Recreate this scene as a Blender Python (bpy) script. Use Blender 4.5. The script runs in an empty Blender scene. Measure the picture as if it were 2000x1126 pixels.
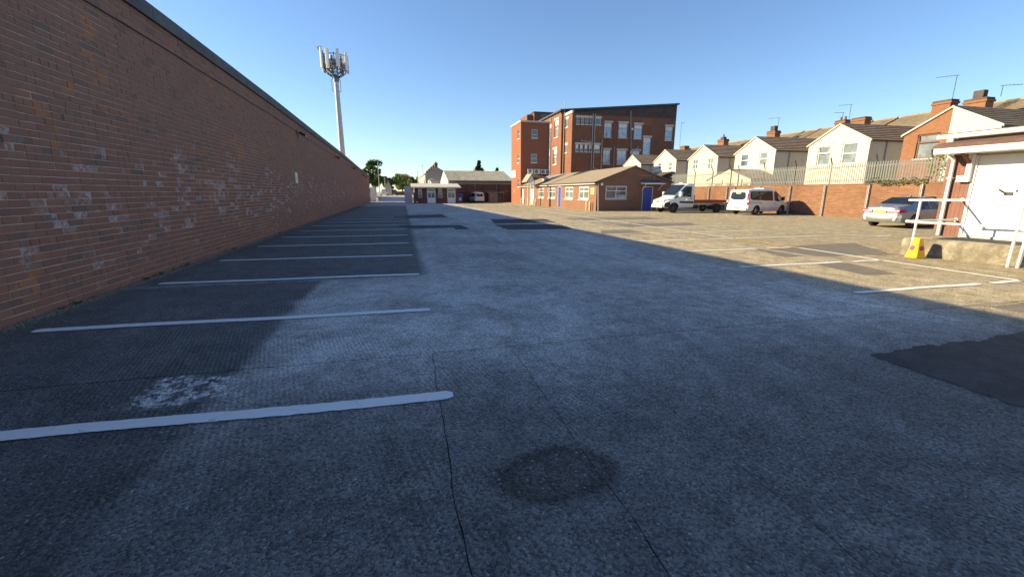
import bpy, bmesh, math, random
import numpy as np
from mathutils import Vector, Matrix, noise as mnoise
random.seed(7)
R = math.radians
scn = bpy.context.scene
COL = scn.collection

# ------------------------------------------------------------------ camera, sky, sun, exposure
cam_d = bpy.data.cameras.new('camera'); cam = bpy.data.objects.new('camera', cam_d); COL.objects.link(cam)
cam_d.sensor_width = 36.0; cam_d.lens = 36 * 837 / 2000; cam_d.clip_start = .05; cam_d.clip_end = 3000
cam.location = (0, 0, 1.6); cam.rotation_euler = (R(90 - 12.66), 0, R(-14.07))
scn.camera = cam

SUN_TO = Vector((-1, .37, .425)).normalized()
SUN_EL = math.asin(SUN_TO.z); SUN_AZ = math.atan2(SUN_TO.x, SUN_TO.y)
w = bpy.data.worlds.new('World'); scn.world = w; w.use_nodes = True
nt = w.node_tree; nt.nodes.clear()
sky = nt.nodes.new('ShaderNodeTexSky'); sky.sky_type = 'NISHITA'; sky.sun_disc = False
sky.sun_elevation = SUN_EL; sky.sun_rotation = SUN_AZ
sky.air_density = 1.0; sky.dust_density = 0.15; sky.ozone_density = 2.5; sky.altitude = 50
bg = nt.nodes.new('ShaderNodeBackground'); bg.inputs['Strength'].default_value = .054
wo = nt.nodes.new('ShaderNodeOutputWorld')
tint = nt.nodes.new('ShaderNodeMix'); tint.data_type = 'RGBA'; tint.blend_type = 'MULTIPLY'; tint.inputs[0].default_value = 1; tint.inputs[7].default_value = (.87, .95, 1.07, 1)
nt.links.new(sky.outputs[0], tint.inputs[6]); nt.links.new(tint.outputs[2], bg.inputs[0]); nt.links.new(bg.outputs[0], wo.inputs[0])

sd = bpy.data.lights.new('sun', 'SUN'); sd.energy = 3.3; sd.angle = R(.53); sd.color = (1, .82, .50)
so = bpy.data.objects.new('sun', sd); COL.objects.link(so)
so.rotation_euler = (-SUN_TO).to_track_quat('-Z', 'Y').to_euler(); so.location = (-60, 20, 40)

vs = scn.view_settings
vs.view_transform = 'Standard'; vs.look = 'None'; vs.gamma = 1; vs.use_curve_mapping = False; vs.exposure = 1.85

# ------------------------------------------------------------------ material helpers
def newmat(name):
    m = bpy.data.materials.new(name); m.use_nodes = True
    t = m.node_tree; b = t.nodes['Principled BSDF']
    return m, t, b
def N(t, kind, **kw):
    n = t.nodes.new(kind)
    for k, v in kw.items():
        if isinstance(k, str) and hasattr(n, k): setattr(n, k, v)
    return n
def link(t, a, b): t.links.new(a, b)
def val(t, x):
    n = t.nodes.new('ShaderNodeValue'); n.outputs[0].default_value = x; return n.outputs[0]
def math_(t, op, a, b=0., c=None, clamp=False):
    n = t.nodes.new('ShaderNodeMath'); n.operation = op; n.use_clamp = clamp
    for i, v in enumerate((a, b) if c is None else (a, b, c)):
        if isinstance(v, (int, float)): n.inputs[i].default_value = v
        else: link(t, v, n.inputs[i])
    return n.outputs[0]
def noise_(t, vec, scale, detail=4, rough=.55, dist=0.):
    n = t.nodes.new('ShaderNodeTexNoise'); n.inputs['Scale'].default_value = scale
    n.inputs['Detail'].default_value = detail; n.inputs['Roughness'].default_value = rough; n.inputs['Distortion'].default_value = dist
    if vec is not None: link(t, vec, n.inputs['Vector'])
    return n.outputs[0]
def sstep(t, x, a, b):
    n = t.nodes.new('ShaderNodeMapRange'); n.interpolation_type = 'SMOOTHSTEP'
    n.inputs['From Min'].default_value = a; n.inputs['From Max'].default_value = b
    if a > b:
        n.inputs['From Min'].default_value = b; n.inputs['From Max'].default_value = a
        n.inputs['To Min'].default_value = 1; n.inputs['To Max'].default_value = 0
    link(t, x, n.inputs['Value']); return n.outputs[0]
def mix_(t, f, a, b, mode='MIX'):
    n = t.nodes.new('ShaderNodeMix'); n.data_type = 'RGBA'; n.blend_type = mode
    for s, v in ((n.inputs[0], f), (n.inputs[6], a), (n.inputs[7], b)):
        if isinstance(v, (int, float)): s.default_value = v
        elif isinstance(v, (tuple, list)): s.default_value = (*v[:3], 1)
        else: link(t, v, s)
    return n.outputs[2]
def ramp_(t, f, stops):
    n = t.nodes.new('ShaderNodeValToRGB'); e = n.color_ramp.elements
    while len(e) < len(stops): e.new(.5)
    for el, (p, c) in zip(e, stops): el.position = p; el.color = (*c, 1)
    link(t, f, n.inputs[0]); return n.outputs[0]
def pos_(t): return t.nodes.new('ShaderNodeNewGeometry').outputs['Position']
def sep_(t, v):
    n = t.nodes.new('ShaderNodeSeparateXYZ'); link(t, v, n.inputs[0]); return n.outputs
def comb_(t, x, y, z=0.):
    n = t.nodes.new('ShaderNodeCombineXYZ')
    for i, v in enumerate((x, y, z)):
        if isinstance(v, (int, float)): n.inputs[i].default_value = v
        else: link(t, v, n.inputs[i])
    return n.outputs[0]
def bump_(t, b, hgt, strength=.5, dist=.01):
    n = t.nodes.new('ShaderNodeBump'); n.inputs['Strength'].default_value = strength; n.inputs['Distance'].default_value = dist
    link(t, hgt, n.inputs['Height']); link(t, n.outputs[0], b.inputs['Normal'])
def plain(name, col, rough=.7, var=.15, scale=3., metal=0., bump=0., spec=.5):
    """a single base colour with soft mottling, so nothing is perfectly even"""
    m, t, b = newmat(name); p = pos_(t)
    n1 = noise_(t, p, scale, 5); n2 = noise_(t, p, scale * 9, 3)
    f = math_(t, 'ADD', math_(t, 'MULTIPLY', n1, .7), math_(t, 'MULTIPLY', n2, .3))
    lo = tuple(c * (1 - var) for c in col); hi = tuple(min(.95, c * (1 + var)) for c in col)
    link(t, ramp_(t, f, [(.3, lo), (.7, hi)]), b.inputs['Base Color'])
    b.inputs['Roughness'].default_value = rough; b.inputs['Metallic'].default_value = metal
    b.inputs['Specular IOR Level'].default_value = spec
    if bump: bump_(t, b, n2, bump, .02)
    return m
def brickmat(name, c1, c2, mortar, bw=.225, bh=.075, grime=.35):
    m, t, b = newmat(name); p = pos_(t); s = sep_(t, p)
    br = t.nodes.new('ShaderNodeTexBrick'); link(t, comb_(t, math_(t, 'ADD', s[0], s[1]), s[2]), br.inputs['Vector'])
    br.inputs['Color1'].default_value = (*c1, 1); br.inputs['Color2'].default_value = (*c2, 1); br.inputs['Mortar'].default_value = (*mortar, 1)
    br.inputs['Scale'].default_value = 1; br.inputs['Brick Width'].default_value = bw; br.inputs['Row Height'].default_value = bh
    br.inputs['Mortar Size'].default_value = bh * .1; br.inputs['Bias'].default_value = -.1
    g = sstep(t, noise_(t, p, .7, 6, .6), .35, .75)
    c = mix_(t, math_(t, 'MULTIPLY', g, grime), br.outputs['Color'], tuple(x * .55 for x in c1))
    c = mix_(t, math_(t, 'MULTIPLY', sstep(t, noise_(t, p, 4, 4), .5, .8), .3), c, tuple(min(1, x * 1.25) for x in c2))
    link(t, c, b.inputs['Base Color']); b.inputs['Roughness'].default_value = .9
    b.inputs['Specular IOR Level'].default_value = .2
    bump_(t, b, math_(t, 'SUBTRACT', 1., br.outputs['Fac']), .5, .008)
    return m

# ------------------------------------------------------------------ mesh helpers
class B:
    """collects faces; build() links them as one mesh object"""
    def __init__(s): s.v = []; s.f = []
    def add(s, vs, fs):
        o = len(s.v); s.v += [tuple(p) for p in vs]; s.f += [tuple(i + o for i in f) for f in fs]; return s
    def box(s, x0, x1, y0, y1, z0, z1):
        return s.add([(x0,y0,z0),(x1,y0,z0),(x1,y1,z0),(x0,y1,z0),(x0,y0,z1),(x1,y0,z1),(x1,y1,z1),(x0,y1,z1)],
                     [(0,3,2,1),(4,5,6,7),(0,1,5,4),(1,2,6,5),(2,3,7,6),(3,0,4,7)])
    def poly(s, pts): return s.add(pts, [tuple(range(len(pts)))])
    def prism(s, pts, d):
        """planar polygon pts extruded by vector d"""
        n = len(pts); d = Vector(d); a = [Vector(p) for p in pts]; b = [p + d for p in a]
        fs = [tuple(range(n))[::-1], tuple(range(n, 2*n))] + [(i, (i+1) % n, n + (i+1) % n, n + i) for i in range(n)]
        return s.add(a + b, fs)
    def cyl(s, p0, p1, r0, r1=None, n=10, caps=True):
        r1 = r0 if r1 is None else r1; p0 = Vector(p0); p1 = Vector(p1); d = (p1 - p0).normalized()
        u = d.orthogonal().normalized(); v = d.cross(u)
        ring = lambda p, r: [p + (u*math.cos(2*math.pi*i/n) + v*math.sin(2*math.pi*i/n))*r for i in range(n)]
        fs = [(i, (i+1) % n, n + (i+1) % n, n + i) for i in range(n)]
        if caps: fs += [tuple(range(n))[::-1], tuple(range(n, 2*n))]
        return s.add(ring(p0, r0) + ring(p1, r1), fs)
    def tube(s, pts, r, n=8):
        for a, b in zip(pts[:-1], pts[1:]): s.cyl(a, b, r, r, n)
        return s
    def lathe(s, prof, c, axis, n=24):
        """prof = [(r, h)...] round axis through c"""
        c = Vector(c); d = Vector(axis).normalized(); u = d.orthogonal().normalized(); v = d.cross(u); vs = []; fs = []; k = len(prof)
        for i in range(n):
            a = 2*math.pi*i/n
            for r, h in prof: vs.append(c + d*h + (u*math.cos(a) + v*math.sin(a))*r)
        for i in range(n):
            j = (i+1) % n
            for q in range(k-1): fs.append((i*k+q, j*k+q, j*k+q+1, i*k+q+1))
        return s.add(vs, fs)
    def mesh(s, name, mat, smooth=None):
        me = bpy.data.meshes.new(name); me.from_pydata(s.v, [], s.f); me.validate()
        bm = bmesh.new(); bm.from_mesh(me); bmesh.ops.recalc_face_normals(bm, faces=bm.faces); bm.to_mesh(me); bm.free()
        if mat: me.materials.append(mat)
        if smooth is not None:
            me.polygons.foreach_set('use_smooth', [True] * len(me.polygons)); me.set_sharp_from_angle(angle=R(smooth))
        return me
    def build(s, name, mat, parent=None, smooth=None, world=False, recalc=True):
        if world and parent is not None:
            o = root_of(parent).location; s.v = [(x-o.x, y-o.y, z-o.z) for x, y, z in s.v]
        ob = bpy.data.objects.new(name, s.mesh(name, mat, smooth)); COL.objects.link(ob); ob.parent = parent
        return ob
def root_of(o):
    while o.parent: o = o.parent
    return o
def tag(o, label, cat, group=None):
    o['label'] = label; o['category'] = cat
    if group: o['group'] = group
    return o
def thing(name, label, cat, loc=(0,0,0), rz=0., group=None, scale=1.):
    o = bpy.data.objects.new(name, None); COL.objects.link(o); o.location = loc; o.rotation_euler = (0, 0, rz); o.scale = (scale,)*3
    o.empty_display_size = .3
    return tag(o, label, cat, group)
def structure(o): o['kind'] = 'structure'; return o
def copy_tree(o, parent=None):
    c = o.copy(); COL.objects.link(c); c.parent = parent
    for ch in o.children: copy_tree(ch, c)
    return c
def part(name, mesh, parent, loc=(0,0,0), rot=(0,0,0), sc=(1,1,1)):
    o = bpy.data.objects.new(name, mesh); COL.objects.link(o); o.parent = parent
    o.location = loc; o.rotation_euler = rot; o.scale = sc; return o

# ------------------------------------------------------------------ materials
def ground_material():
    m, t, b = newmat('yard_asphalt'); p = pos_(t); s = sep_(t, p); x, y = s[0], s[1]
    wob = math_(t, 'MULTIPLY', math_(t, 'SUBTRACT', noise_(t, p, 1.3, 4), .5), .5)
    xw = math_(t, 'ADD', x, wob); yw = math_(t, 'ADD', y, wob)
    big = noise_(t, p, .35, 5, .6); mid = noise_(t, p, 2.2, 6, .62); fine = noise_(t, p, 24, 5, .7)
    base = mix_(t, sstep(t, big, .35, .68), (.34, .322, .305), (.49, .465, .44))
    base = mix_(t, sstep(t, xw, 6.3, 8.2), base, mix_(t, sstep(t, mid, .3, .7), (.30, .258, .172), (.40, .345, .235)))  # sunlit side of the yard: warm light tone painted into the ground colour
    oi = t.nodes.new('ShaderNodeObjectInfo'); k = math_(t, 'ADD', .9, math_(t, 'MULTIPLY', oi.outputs['Random'], .22))
    streak = noise_(t, comb_(t, math_(t, 'MULTIPLY', xw, 2.6), math_(t, 'MULTIPLY', y, .32)), 1.0, 6, .62)
    k = math_(t, 'MULTIPLY', k, math_(t, 'ADD', .86, math_(t, 'MULTIPLY', sstep(t, streak, .3, .7), .24)))
    k = math_(t, 'MULTIPLY', k, math_(t, 'ADD', .76, math_(t, 'MULTIPLY', sstep(t, noise_(t, p, 4.3, 9, .74), .34, .66), .46)))
    kc = comb_(t, k, k, k); base = mix_(t, 1., base, kc, 'MULTIPLY')
    # older, blacker surfacing in the bays by the wall
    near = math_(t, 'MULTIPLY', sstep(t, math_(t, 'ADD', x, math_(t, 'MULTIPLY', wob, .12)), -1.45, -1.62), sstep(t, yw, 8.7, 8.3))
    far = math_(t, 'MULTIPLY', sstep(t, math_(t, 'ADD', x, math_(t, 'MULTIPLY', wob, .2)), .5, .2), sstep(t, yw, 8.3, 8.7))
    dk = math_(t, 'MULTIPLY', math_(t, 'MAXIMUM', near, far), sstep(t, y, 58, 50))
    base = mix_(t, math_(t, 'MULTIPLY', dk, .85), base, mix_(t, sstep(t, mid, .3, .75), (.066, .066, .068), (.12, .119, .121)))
    # foreground darker towards the camera
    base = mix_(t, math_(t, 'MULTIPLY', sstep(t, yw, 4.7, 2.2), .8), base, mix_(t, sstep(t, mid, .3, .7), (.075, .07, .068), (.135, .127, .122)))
    # chalky worn area between the first bays and the middle
    ch = math_(t, 'MULTIPLY', math_(t, 'MULTIPLY', sstep(t, xw, -1.75, -1.3), sstep(t, xw, 3.4, 1.6)), math_(t, 'MULTIPLY', sstep(t, yw, 3.3, 4.6), sstep(t, yw, 9.0, 7.2)))
    cn = sstep(t, math_(t, 'ADD', math_(t, 'MULTIPLY', noise_(t, p, .9, 7, .68, .6), .75), math_(t, 'MULTIPLY', fine, .25)), .42, .60)
    base = mix_(t, math_(t, 'MULTIPLY', math_(t, 'MULTIPLY', ch, cn), .85), base, (.64, .62, .60))
    cn2 = sstep(t, math_(t, 'ADD', math_(t, 'MULTIPLY', noise_(t, p, .55, 7, .7, .4), .8), math_(t, 'MULTIPLY', fine, .2)), .56, .72)
    base = mix_(t, math_(t, 'MULTIPLY', cn2, .45), base, (.36, .34, .31))
    def blob(cx, cy, rx, ry, soft=.35, k=.9):
        dx = math_(t, 'DIVIDE', math_(t, 'SUBTRACT', math_(t, 'ADD', x, math_(t, 'MULTIPLY', wob, k)), cx), rx)
        dy = math_(t, 'DIVIDE', math_(t, 'SUBTRACT', math_(t, 'ADD', y, math_(t, 'MULTIPLY', wob, -k)), cy), ry)
        d = math_(t, 'SQRT', math_(t, 'ADD', math_(t, 'MULTIPLY', dx, dx), math_(t, 'MULTIPLY', dy, dy)))
        return d
    # spilled white dust in the second bay
    d = math_(t, 'ADD', blob(-1.82, 3.86, .36, .30, k=1.6), math_(t, 'MULTIPLY', math_(t, 'SUBTRACT', noise_(t, p, 4.5, 5, .65, .5), .5), 1.3)); sp = math_(t, 'MULTIPLY', sstep(t, d, 1.25, .8), sstep(t, math_(t, 'ADD', math_(t, 'MULTIPLY', noise_(t, p, 9, 5, .7, .8), .8), math_(t, 'MULTIPLY', fine, .2)), .46, .54))
    base = mix_(t, math_(t, 'MULTIPLY', sp, .85), base, (.68, .66, .64))
    # oil ring
    d = blob(.79, 2.08, .37, .25, k=.3)
    d = math_(t, 'ADD', d, math_(t, 'MULTIPLY', math_(t, 'SUBTRACT', noise_(t, p, 8, 6, .7), .5), .5))
    ring = math_(t, 'MULTIPLY', sstep(t, d, 1.22, .82), math_(t, 'ADD', .55, math_(t, 'MULTIPLY', sstep(t, d, .45, .95), .4)))
    base = mix_(t, math_(t, 'MULTIPLY', ring, .85), base, (.05, .042, .036))
    # moss and dirt along the foot of the wall
    ed = math_(t, 'MULTIPLY', sstep(t, xw, -3.9, -4.9), sstep(t, math_(t, 'ADD', math_(t, 'MULTIPLY', mid, .6), math_(t, 'MULTIPLY', fine, .4)), .35, .6))
    base = mix_(t, math_(t, 'MULTIPLY', ed, .7), base, (.10, .095, .06))
    # chippings
    vo = t.nodes.new('ShaderNodeTexVoronoi'); vo.inputs['Scale'].default_value = 75; link(t, p, vo.inputs['Vector'])
    rnd = sep_(t, vo.outputs['Color'])
    base = mix_(t, .8, base, mix_(t, rnd[0], mix_(t, 1., base, (.38, .38, .4), 'MULTIPLY'), mix_(t, 1., base, (1.75, 1.7, 1.62), 'MULTIPLY')))
    base = mix_(t, math_(t, 'MULTIPLY', math_(t, 'GREATER_THAN', rnd[1], .988), .5), base, (.5, .48, .43))
    base = mix_(t, math_(t, 'MULTIPLY', math_(t, 'GREATER_THAN', rnd[2], .985), .4), base, (.34, .24, .16))
    link(t, base, b.inputs['Base Color'])
    b.inputs['Roughness'].default_value = .88; b.inputs['Specular IOR Level'].default_value = .25
    # relief: stones, roller dimples, undulation
    u = math_(t, 'SINE', math_(t, 'MULTIPLY', math_(t, 'ADD', x, math_(t, 'MULTIPLY', y, .25)), 150))
    v = math_(t, 'SINE', math_(t, 'MULTIPLY', math_(t, 'SUBTRACT', y, math_(t, 'MULTIPLY', x, .25)), 150))
    waf = math_(t, 'MULTIPLY', math_(t, 'MULTIPLY', math_(t, 'ADD', u, 1), math_(t, 'ADD', v, 1)), sstep(t, noise_(t, p, .8, 3), .36, .56))
    hgt = math_(t, 'ADD', math_(t, 'MULTIPLY', vo.outputs['Distance'], -1.1), math_(t, 'ADD', math_(t, 'MULTIPLY', waf, .34), math_(t, 'MULTIPLY', fine, .9)))
    bump_(t, b, hgt, 1., .008)
    return m
def patch_material():
    m, t, b = newmat('patch_asphalt'); p = pos_(t)
    vo = t.nodes.new('ShaderNodeTexVoronoi'); vo.inputs['Scale'].default_value = 60; link(t, p, vo.inputs['Vector'])
    n = noise_(t, p, 3, 6, .65); r = sep_(t, vo.outputs['Color'])
    c = mix_(t, sstep(t, n, .3, .75), (.02, .022, .027), (.07, .073, .08)); b.inputs['Specular IOR Level'].default_value = .15
    c = mix_(t, math_(t, 'MULTIPLY', r[0], .4), c, (.10, .10, .105))
    link(t, c, b.inputs['Base Color']); b.inputs['Roughness'].default_value = .8
    bump_(t, b, math_(t, 'ADD', vo.outputs['Distance'], noise_(t, p, 30, 4)), .8, .006)
    return m
def paint_material(name, col, wear):
    m, t, b = newmat(name); p = pos_(t)
    n = math_(t, 'ADD', math_(t, 'MULTIPLY', noise_(t, p, 38, 5, .7), .6), math_(t, 'MULTIPLY', noise_(t, p, 4, 4), .4))
    c = mix_(t, sstep(t, n, wear - .05, wear + .05), tuple(x * .92 for x in col), (.2, .19, .17))
    c = mix_(t, math_(t, 'MULTIPLY', noise_(t, p, 9, 4), .25), c, tuple(x * .6 for x in col))
    link(t, c, b.inputs['Base Color']); b.inputs['Roughness'].default_value = .6
    bump_(t, b, noise_(t, p, 70, 3), .4, .004); return m
def wall_brick_material():
    m, t, b = newmat('weathered_brick'); p = pos_(t); s = sep_(t, p); z = s[2]
    g = t.nodes.new('ShaderNodeNewGeometry'); oi = t.nodes.new('ShaderNodeObjectInfo')
    rnd = math_(t, 'FRACT', math_(t, 'ADD', g.outputs['Random Per Island'], oi.outputs['Random']))
    rnd2 = math_(t, 'FRACT', math_(t, 'MULTIPLY', rnd, 17.31)); rnd3 = math_(t, 'FRACT', math_(t, 'MULTIPLY', rnd, 91.7))
    c = ramp_(t, rnd, [(0, (.28, .13, .09)), (.3, (.32, .145, .098)), (.55, (.305, .145, .102)), (.8, (.345, .162, .106)), (1, (.28, .14, .10))])
    n1 = noise_(t, p, 1.1, 5, .6); n2 = noise_(t, p, 14, 6, .65); n3 = noise_(t, p, 60, 3)
    # greyer and olive weathering higher up, here and there orange faces
    c = mix_(t, math_(t, 'MULTIPLY', sstep(t, z, 1.2, 3.4), .62), c, mix_(t, n1, (.30, .168, .122), (.275, .17, .132)))
    orange = math_(t, 'MULTIPLY', math_(t, 'GREATER_THAN', rnd2, .55), sstep(t, noise_(t, p, .75, 5, .65), .54, .64))
    c = mix_(t, math_(t, 'MULTIPLY', orange, .75), c, (.46, .19, .085))
    c = mix_(t, math_(t, 'MULTIPLY', math_(t, 'GREATER_THAN', rnd3, .94), .55), c, (.15, .125, .10))
    # salts: whole faces and smears, in bands low on the wall
    band = math_(t, 'ADD', math_(t, 'MULTIPLY', sstep(t, math_(t, 'ABSOLUTE', math_(t, 'SUBTRACT', z, 1.45)), 1.7, .2), .22), math_(t, 'MULTIPLY', noise_(t, p, 1.15, 4, .65), .72))
    thr = math_(t, 'ADD', math_(t, 'MULTIPLY', rnd2, .6), .42)
    eff = math_(t, 'MULTIPLY', sstep(t, math_(t, 'SUBTRACT', band, thr), .0, .12), sstep(t, n2, .38, .6))
    c = mix_(t, math_(t, 'MULTIPLY', eff, .6), c, (.66, .59, .57))
    c = mix_(t, math_(t, 'MULTIPLY', n2, .5), c, mix_(t, 1., c, (.55, .55, .55), 'MULTIPLY'))
    link(t, c, b.inputs['Base Color']); b.inputs['Roughness'].default_value = .9; b.inputs['Specular IOR Level'].default_value = .2
    bump_(t, b, math_(t, 'ADD', n2, math_(t, 'MULTIPLY', n3, .5)), .6, .008)
    return m
def render_material(name, col, stain=.3):
    m, t, b = newmat(name); p = pos_(t); s = sep_(t, p)
    streak = noise_(t, comb_(t, math_(t, 'MULTIPLY', s[0], 3), math_(t, 'MULTIPLY', s[1], 3), math_(t, 'MULTIPLY', s[2], .35)), 1.2, 5, .6)
    c = mix_(t, math_(t, 'MULTIPLY', sstep(t, streak, .45, .8), stain), col, tuple(x * .6 for x in col))
    c = mix_(t, math_(t, 'MULTIPLY', noise_(t, p, 7, 5), .16), c, tuple(x * .7 for x in col))
    link(t, c, b.inputs['Base Color']); b.inputs['Roughness'].default_value = .9; b.inputs['Specular IOR Level'].default_value = .2
    bump_(t, b, noise_(t, p, 45, 3), .3, .01); return m
def tile_material(name, ca, cb):
    m, t, b = newmat(name); p = pos_(t); s = sep_(t, p)
    vo = t.nodes.new('ShaderNodeTexVoronoi'); vo.inputs['Scale'].default_value = 3.2; link(t, p, vo.inputs['Vector'])
    c = mix_(t, sep_(t, vo.outputs['Color'])[0], ca, cb)
    c = mix_(t, math_(t, 'MULTIPLY', sstep(t, noise_(t, p, 1.3, 6, .65), .45, .7), .35), c, (.22, .19, .11))
    c = mix_(t, math_(t, 'MULTIPLY', sstep(t, noise_(t, p, .9, 5, .6), .5, .75), .5), c, tuple(x * .7 for x in ca))
    link(t, c, b.inputs['Base Color']); b.inputs['Roughness'].default_value = .85
    wv = t.nodes.new('ShaderNodeMath'); 
    bump_(t, b, noise_(t, p, 12, 4), .5, .02); return m
def glass_material(name, col, ior=1.7, rough=.04):
    m, t, b = newmat(name); p = pos_(t)
    c = mix_(t, sstep(t, noise_(t, p, 1.7, 3), .35, .65), tuple(x * .75 for x in col), tuple(x * 1.2 for x in col))
    link(t, c, b.inputs['Base Color']); b.inputs['Roughness'].default_value = rough; b.inputs['IOR'].default_value = ior
    return m
def carpaint(name, col, metal=0., rough=.28):
    m, t, b = newmat(name); p = pos_(t)
    s = sep_(t, p); d = math_(t, 'MULTIPLY', sstep(t, s[2], .8, .2), sstep(t, noise_(t, p, 3, 5), .35, .7))
    c = mix_(t, math_(t, 'MULTIPLY', d, .35), col, (.22, .19, .15))
    link(t, c, b.inputs['Base Color']); b.inputs['Metallic'].default_value = metal
    link(t, math_(t, 'ADD', rough, math_(t, 'MULTIPLY', noise_(t, p, 5, 4), .15)), b.inputs['Roughness'])
    b.inputs['Coat Weight'].default_value = .5; b.inputs['Coat Roughness'].default_value = .08
    return m
def leafmat(name, a, bcol):
    m, t, b = newmat(name); p = pos_(t); g = t.nodes.new('ShaderNodeNewGeometry')
    c = mix_(t, g.outputs['Random Per Island'], a, bcol)
    link(t, c, b.inputs['Base Color']); b.inputs['Roughness'].default_value = .6
    b.inputs['Subsurface Weight'].default_value = .0
    tr = t.nodes.new('ShaderNodeBsdfTranslucent'); link(t, c, tr.inputs[0])
    mx = t.nodes.new('ShaderNodeMixShader'); mx.inputs[0].default_value = .3
    out = [n for n in t.nodes if n.type == 'OUTPUT_MATERIAL'][0]
    link(t, b.outputs[0], mx.inputs[1]); link(t, tr.outputs[0], mx.inputs[2]); link(t, mx.outputs[0], out.inputs[0]); return m

MT = dict(
    ground=ground_material(), patch=patch_material(), sunpatch=plain('sunlit_patch_asphalt', (.16, .14, .108), .9, .35, 5., bump=.6),  # the lighter patch copy has sunlight painted into its colour
    white_line=paint_material('white_line_paint', (.92, .90, .86), .63), old_line=paint_material('worn_line_paint', (.90, .88, .83), .72),
    yellow_line=paint_material('yellow_line_paint', (.74, .45, .05), .64),
    pale=plain('pale_concrete', (.33, .28, .21), .9, .25, 2., bump=.4), concrete=None,
    wbrick=wall_brick_material(), mortar=plain('lime_mortar', (.50, .41, .32), .95, .35, 2.5, bump=.5),
    coping=plain('slate_coping', (.085, .087, .09), .8, .35, 2.2, bump=.4),
    black=plain('black_plastic', (.02, .02, .021), .45, .2), rubber=plain('tyre_rubber', (.018, .018, .018), .75, .2),
    white=plain('white_upvc', (.62, .62, .60), .4, .06), whitep=plain('white_gloss_paint', (.74, .72, .68), .35, .08),
    galv=plain('galvanised_steel', (.15, .162, .165), .55, .18, 6, metal=.2), steel=plain('pale_steel_paint', (.48, .47, .45), .5, .15),
    greypipe=plain('grey_pipe', (.34, .33, .33), .5, .15), darkmetal=plain('dark_metal', (.06, .062, .065), .5, .2, metal=.4),
    orange=brickmat('orange_brick', (.18, .08, .045), (.245, .12, .066), (.22, .165, .12), .3, .1, .5),
    red=brickmat('red_engineering_brick', (.27, .092, .05), (.30, .105, .06), (.26, .13, .08), .225, .075, .12),
    factory=brickmat('factory_brick', (.25, .105, .062), (.20, .082, .05), (.18, .115, .08), .25, .08, .45),
    cladding=plain('dark_render', (.07, .052, .045), .85, .35, 1.2, bump=.3),
    office=brickmat('office_brick', (.20, .095, .062), (.25, .12, .075), (.24, .17, .12), .25, .08, .25),
    hutb=brickmat('hut_brick', (.15, .062, .045), (.19, .08, .052), (.16, .11, .08), .25, .08, .25),
    chimney=brickmat('chimney_brick', (.27, .115, .055), (.21, .085, .045), (.2, .15, .11), .25, .085, .4),
    cream=render_material('cream_render', (.56, .52, .43)), whiter=render_material('white_render', (.52, .48, .40), .2), greyr=render_material('grey_render', (.30, .29, .285)),
    stone=plain('stone_lintel', (.52, .49, .43), .85, .15, 3),
    tile=tile_material('brown_roof_tile', (.31, .22, .145), (.42, .30, .20)), tile2=tile_material('terrace_roof_tile', (.155, .12, .082), (.22, .175, .122)),
    felt=plain('mineral_felt', (.25, .20, .14), .95, .2, 2.5, bump=.4), asbestos=plain('fibre_cement', (.27, .26, .225), .95, .35, 1.4, bump=.5),
    glass=glass_material('window_glass', (.09, .12, .15)), bluegl=glass_material('sky_painted_window_glass', (.30, .40, .52), 1.8), cardgl=glass_material('vehicle_glass', (.012, .015, .018), 1.45),  # bright blue panes: sky reflection painted into the base colour
    frost=glass_material('curtained_glass', (.16, .185, .19), 1.5, .1),
    blue=plain('blue_door_paint', (.025, .06, .34), .4, .12), bluebin=plain('blue_bin_plastic', (.02, .07, .28), .45, .2),
    yellow=plain('yellow_plastic', (.72, .42, .02), .45, .12), brownb=plain('brown_board', (.17, .07, .05), .7, .25, 5, bump=.2),
    bollard=plain('faded_yellow_paint', (.60, .45, .20), .7, .3, 6), ply=plain('plywood', (.33, .23, .14), .85, .25, 3), wood=plain('weathered_timber', (.20, .16, .12), .9, .3, 4, bump=.4),
    vanwhite=carpaint('white_car_paint', (.66, .66, .65)), silver=carpaint('silver_car_paint', (.27, .285, .295), .6, .3), darkcar=carpaint('dark_car_paint', (.03, .035, .045)),
    bedred=plain('red_bed_paint', (.26, .035, .03), .6, .3, 5), redlamp=glass_material('red_lamp', (.42, .015, .02), 1.5, .15), clearlamp=glass_material('clear_lamp', (.62, .63, .65), 1.5, .12),
    plate=plain('yellow_plate', (.75, .55, .04), .4, .05), alloy=plain('alloy_rim', (.42, .42, .43), .35, .1, metal=.8), mark=plain('black_mark', (.03, .03, .03), .6, .1),
    bark=plain('tree_bark', (.09, .07, .05), .95, .3, 5, bump=.6), leafa=leafmat('tree_leaf', (.05, .10, .022), (.11, .17, .035)), leafb=leafmat('lime_leaf', (.10, .15, .03), (.19, .23, .05)), leafc=leafmat('conifer_leaf', (.02, .05, .018), (.04, .075, .022)),
    cfelt=plain('brown_roofing_felt', (.12, .068, .052), .9, .3, 4, bump=.3),
    notice=plain('notice_board', (.68, .67, .60), .6, .08), noticey=plain('notice_yellow', (.60, .52, .22), .6, .1), redp=plain('red_print', (.5, .03, .03), .5, .1), bluep=plain('blue_print', (.03, .07, .36), .5, .1),
    limep=plain('lime_sticker', (.45, .55, .08), .5, .1), ivy=leafmat('ivy_leaf', (.05, .09, .02), (.13, .17, .04)),
)
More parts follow.
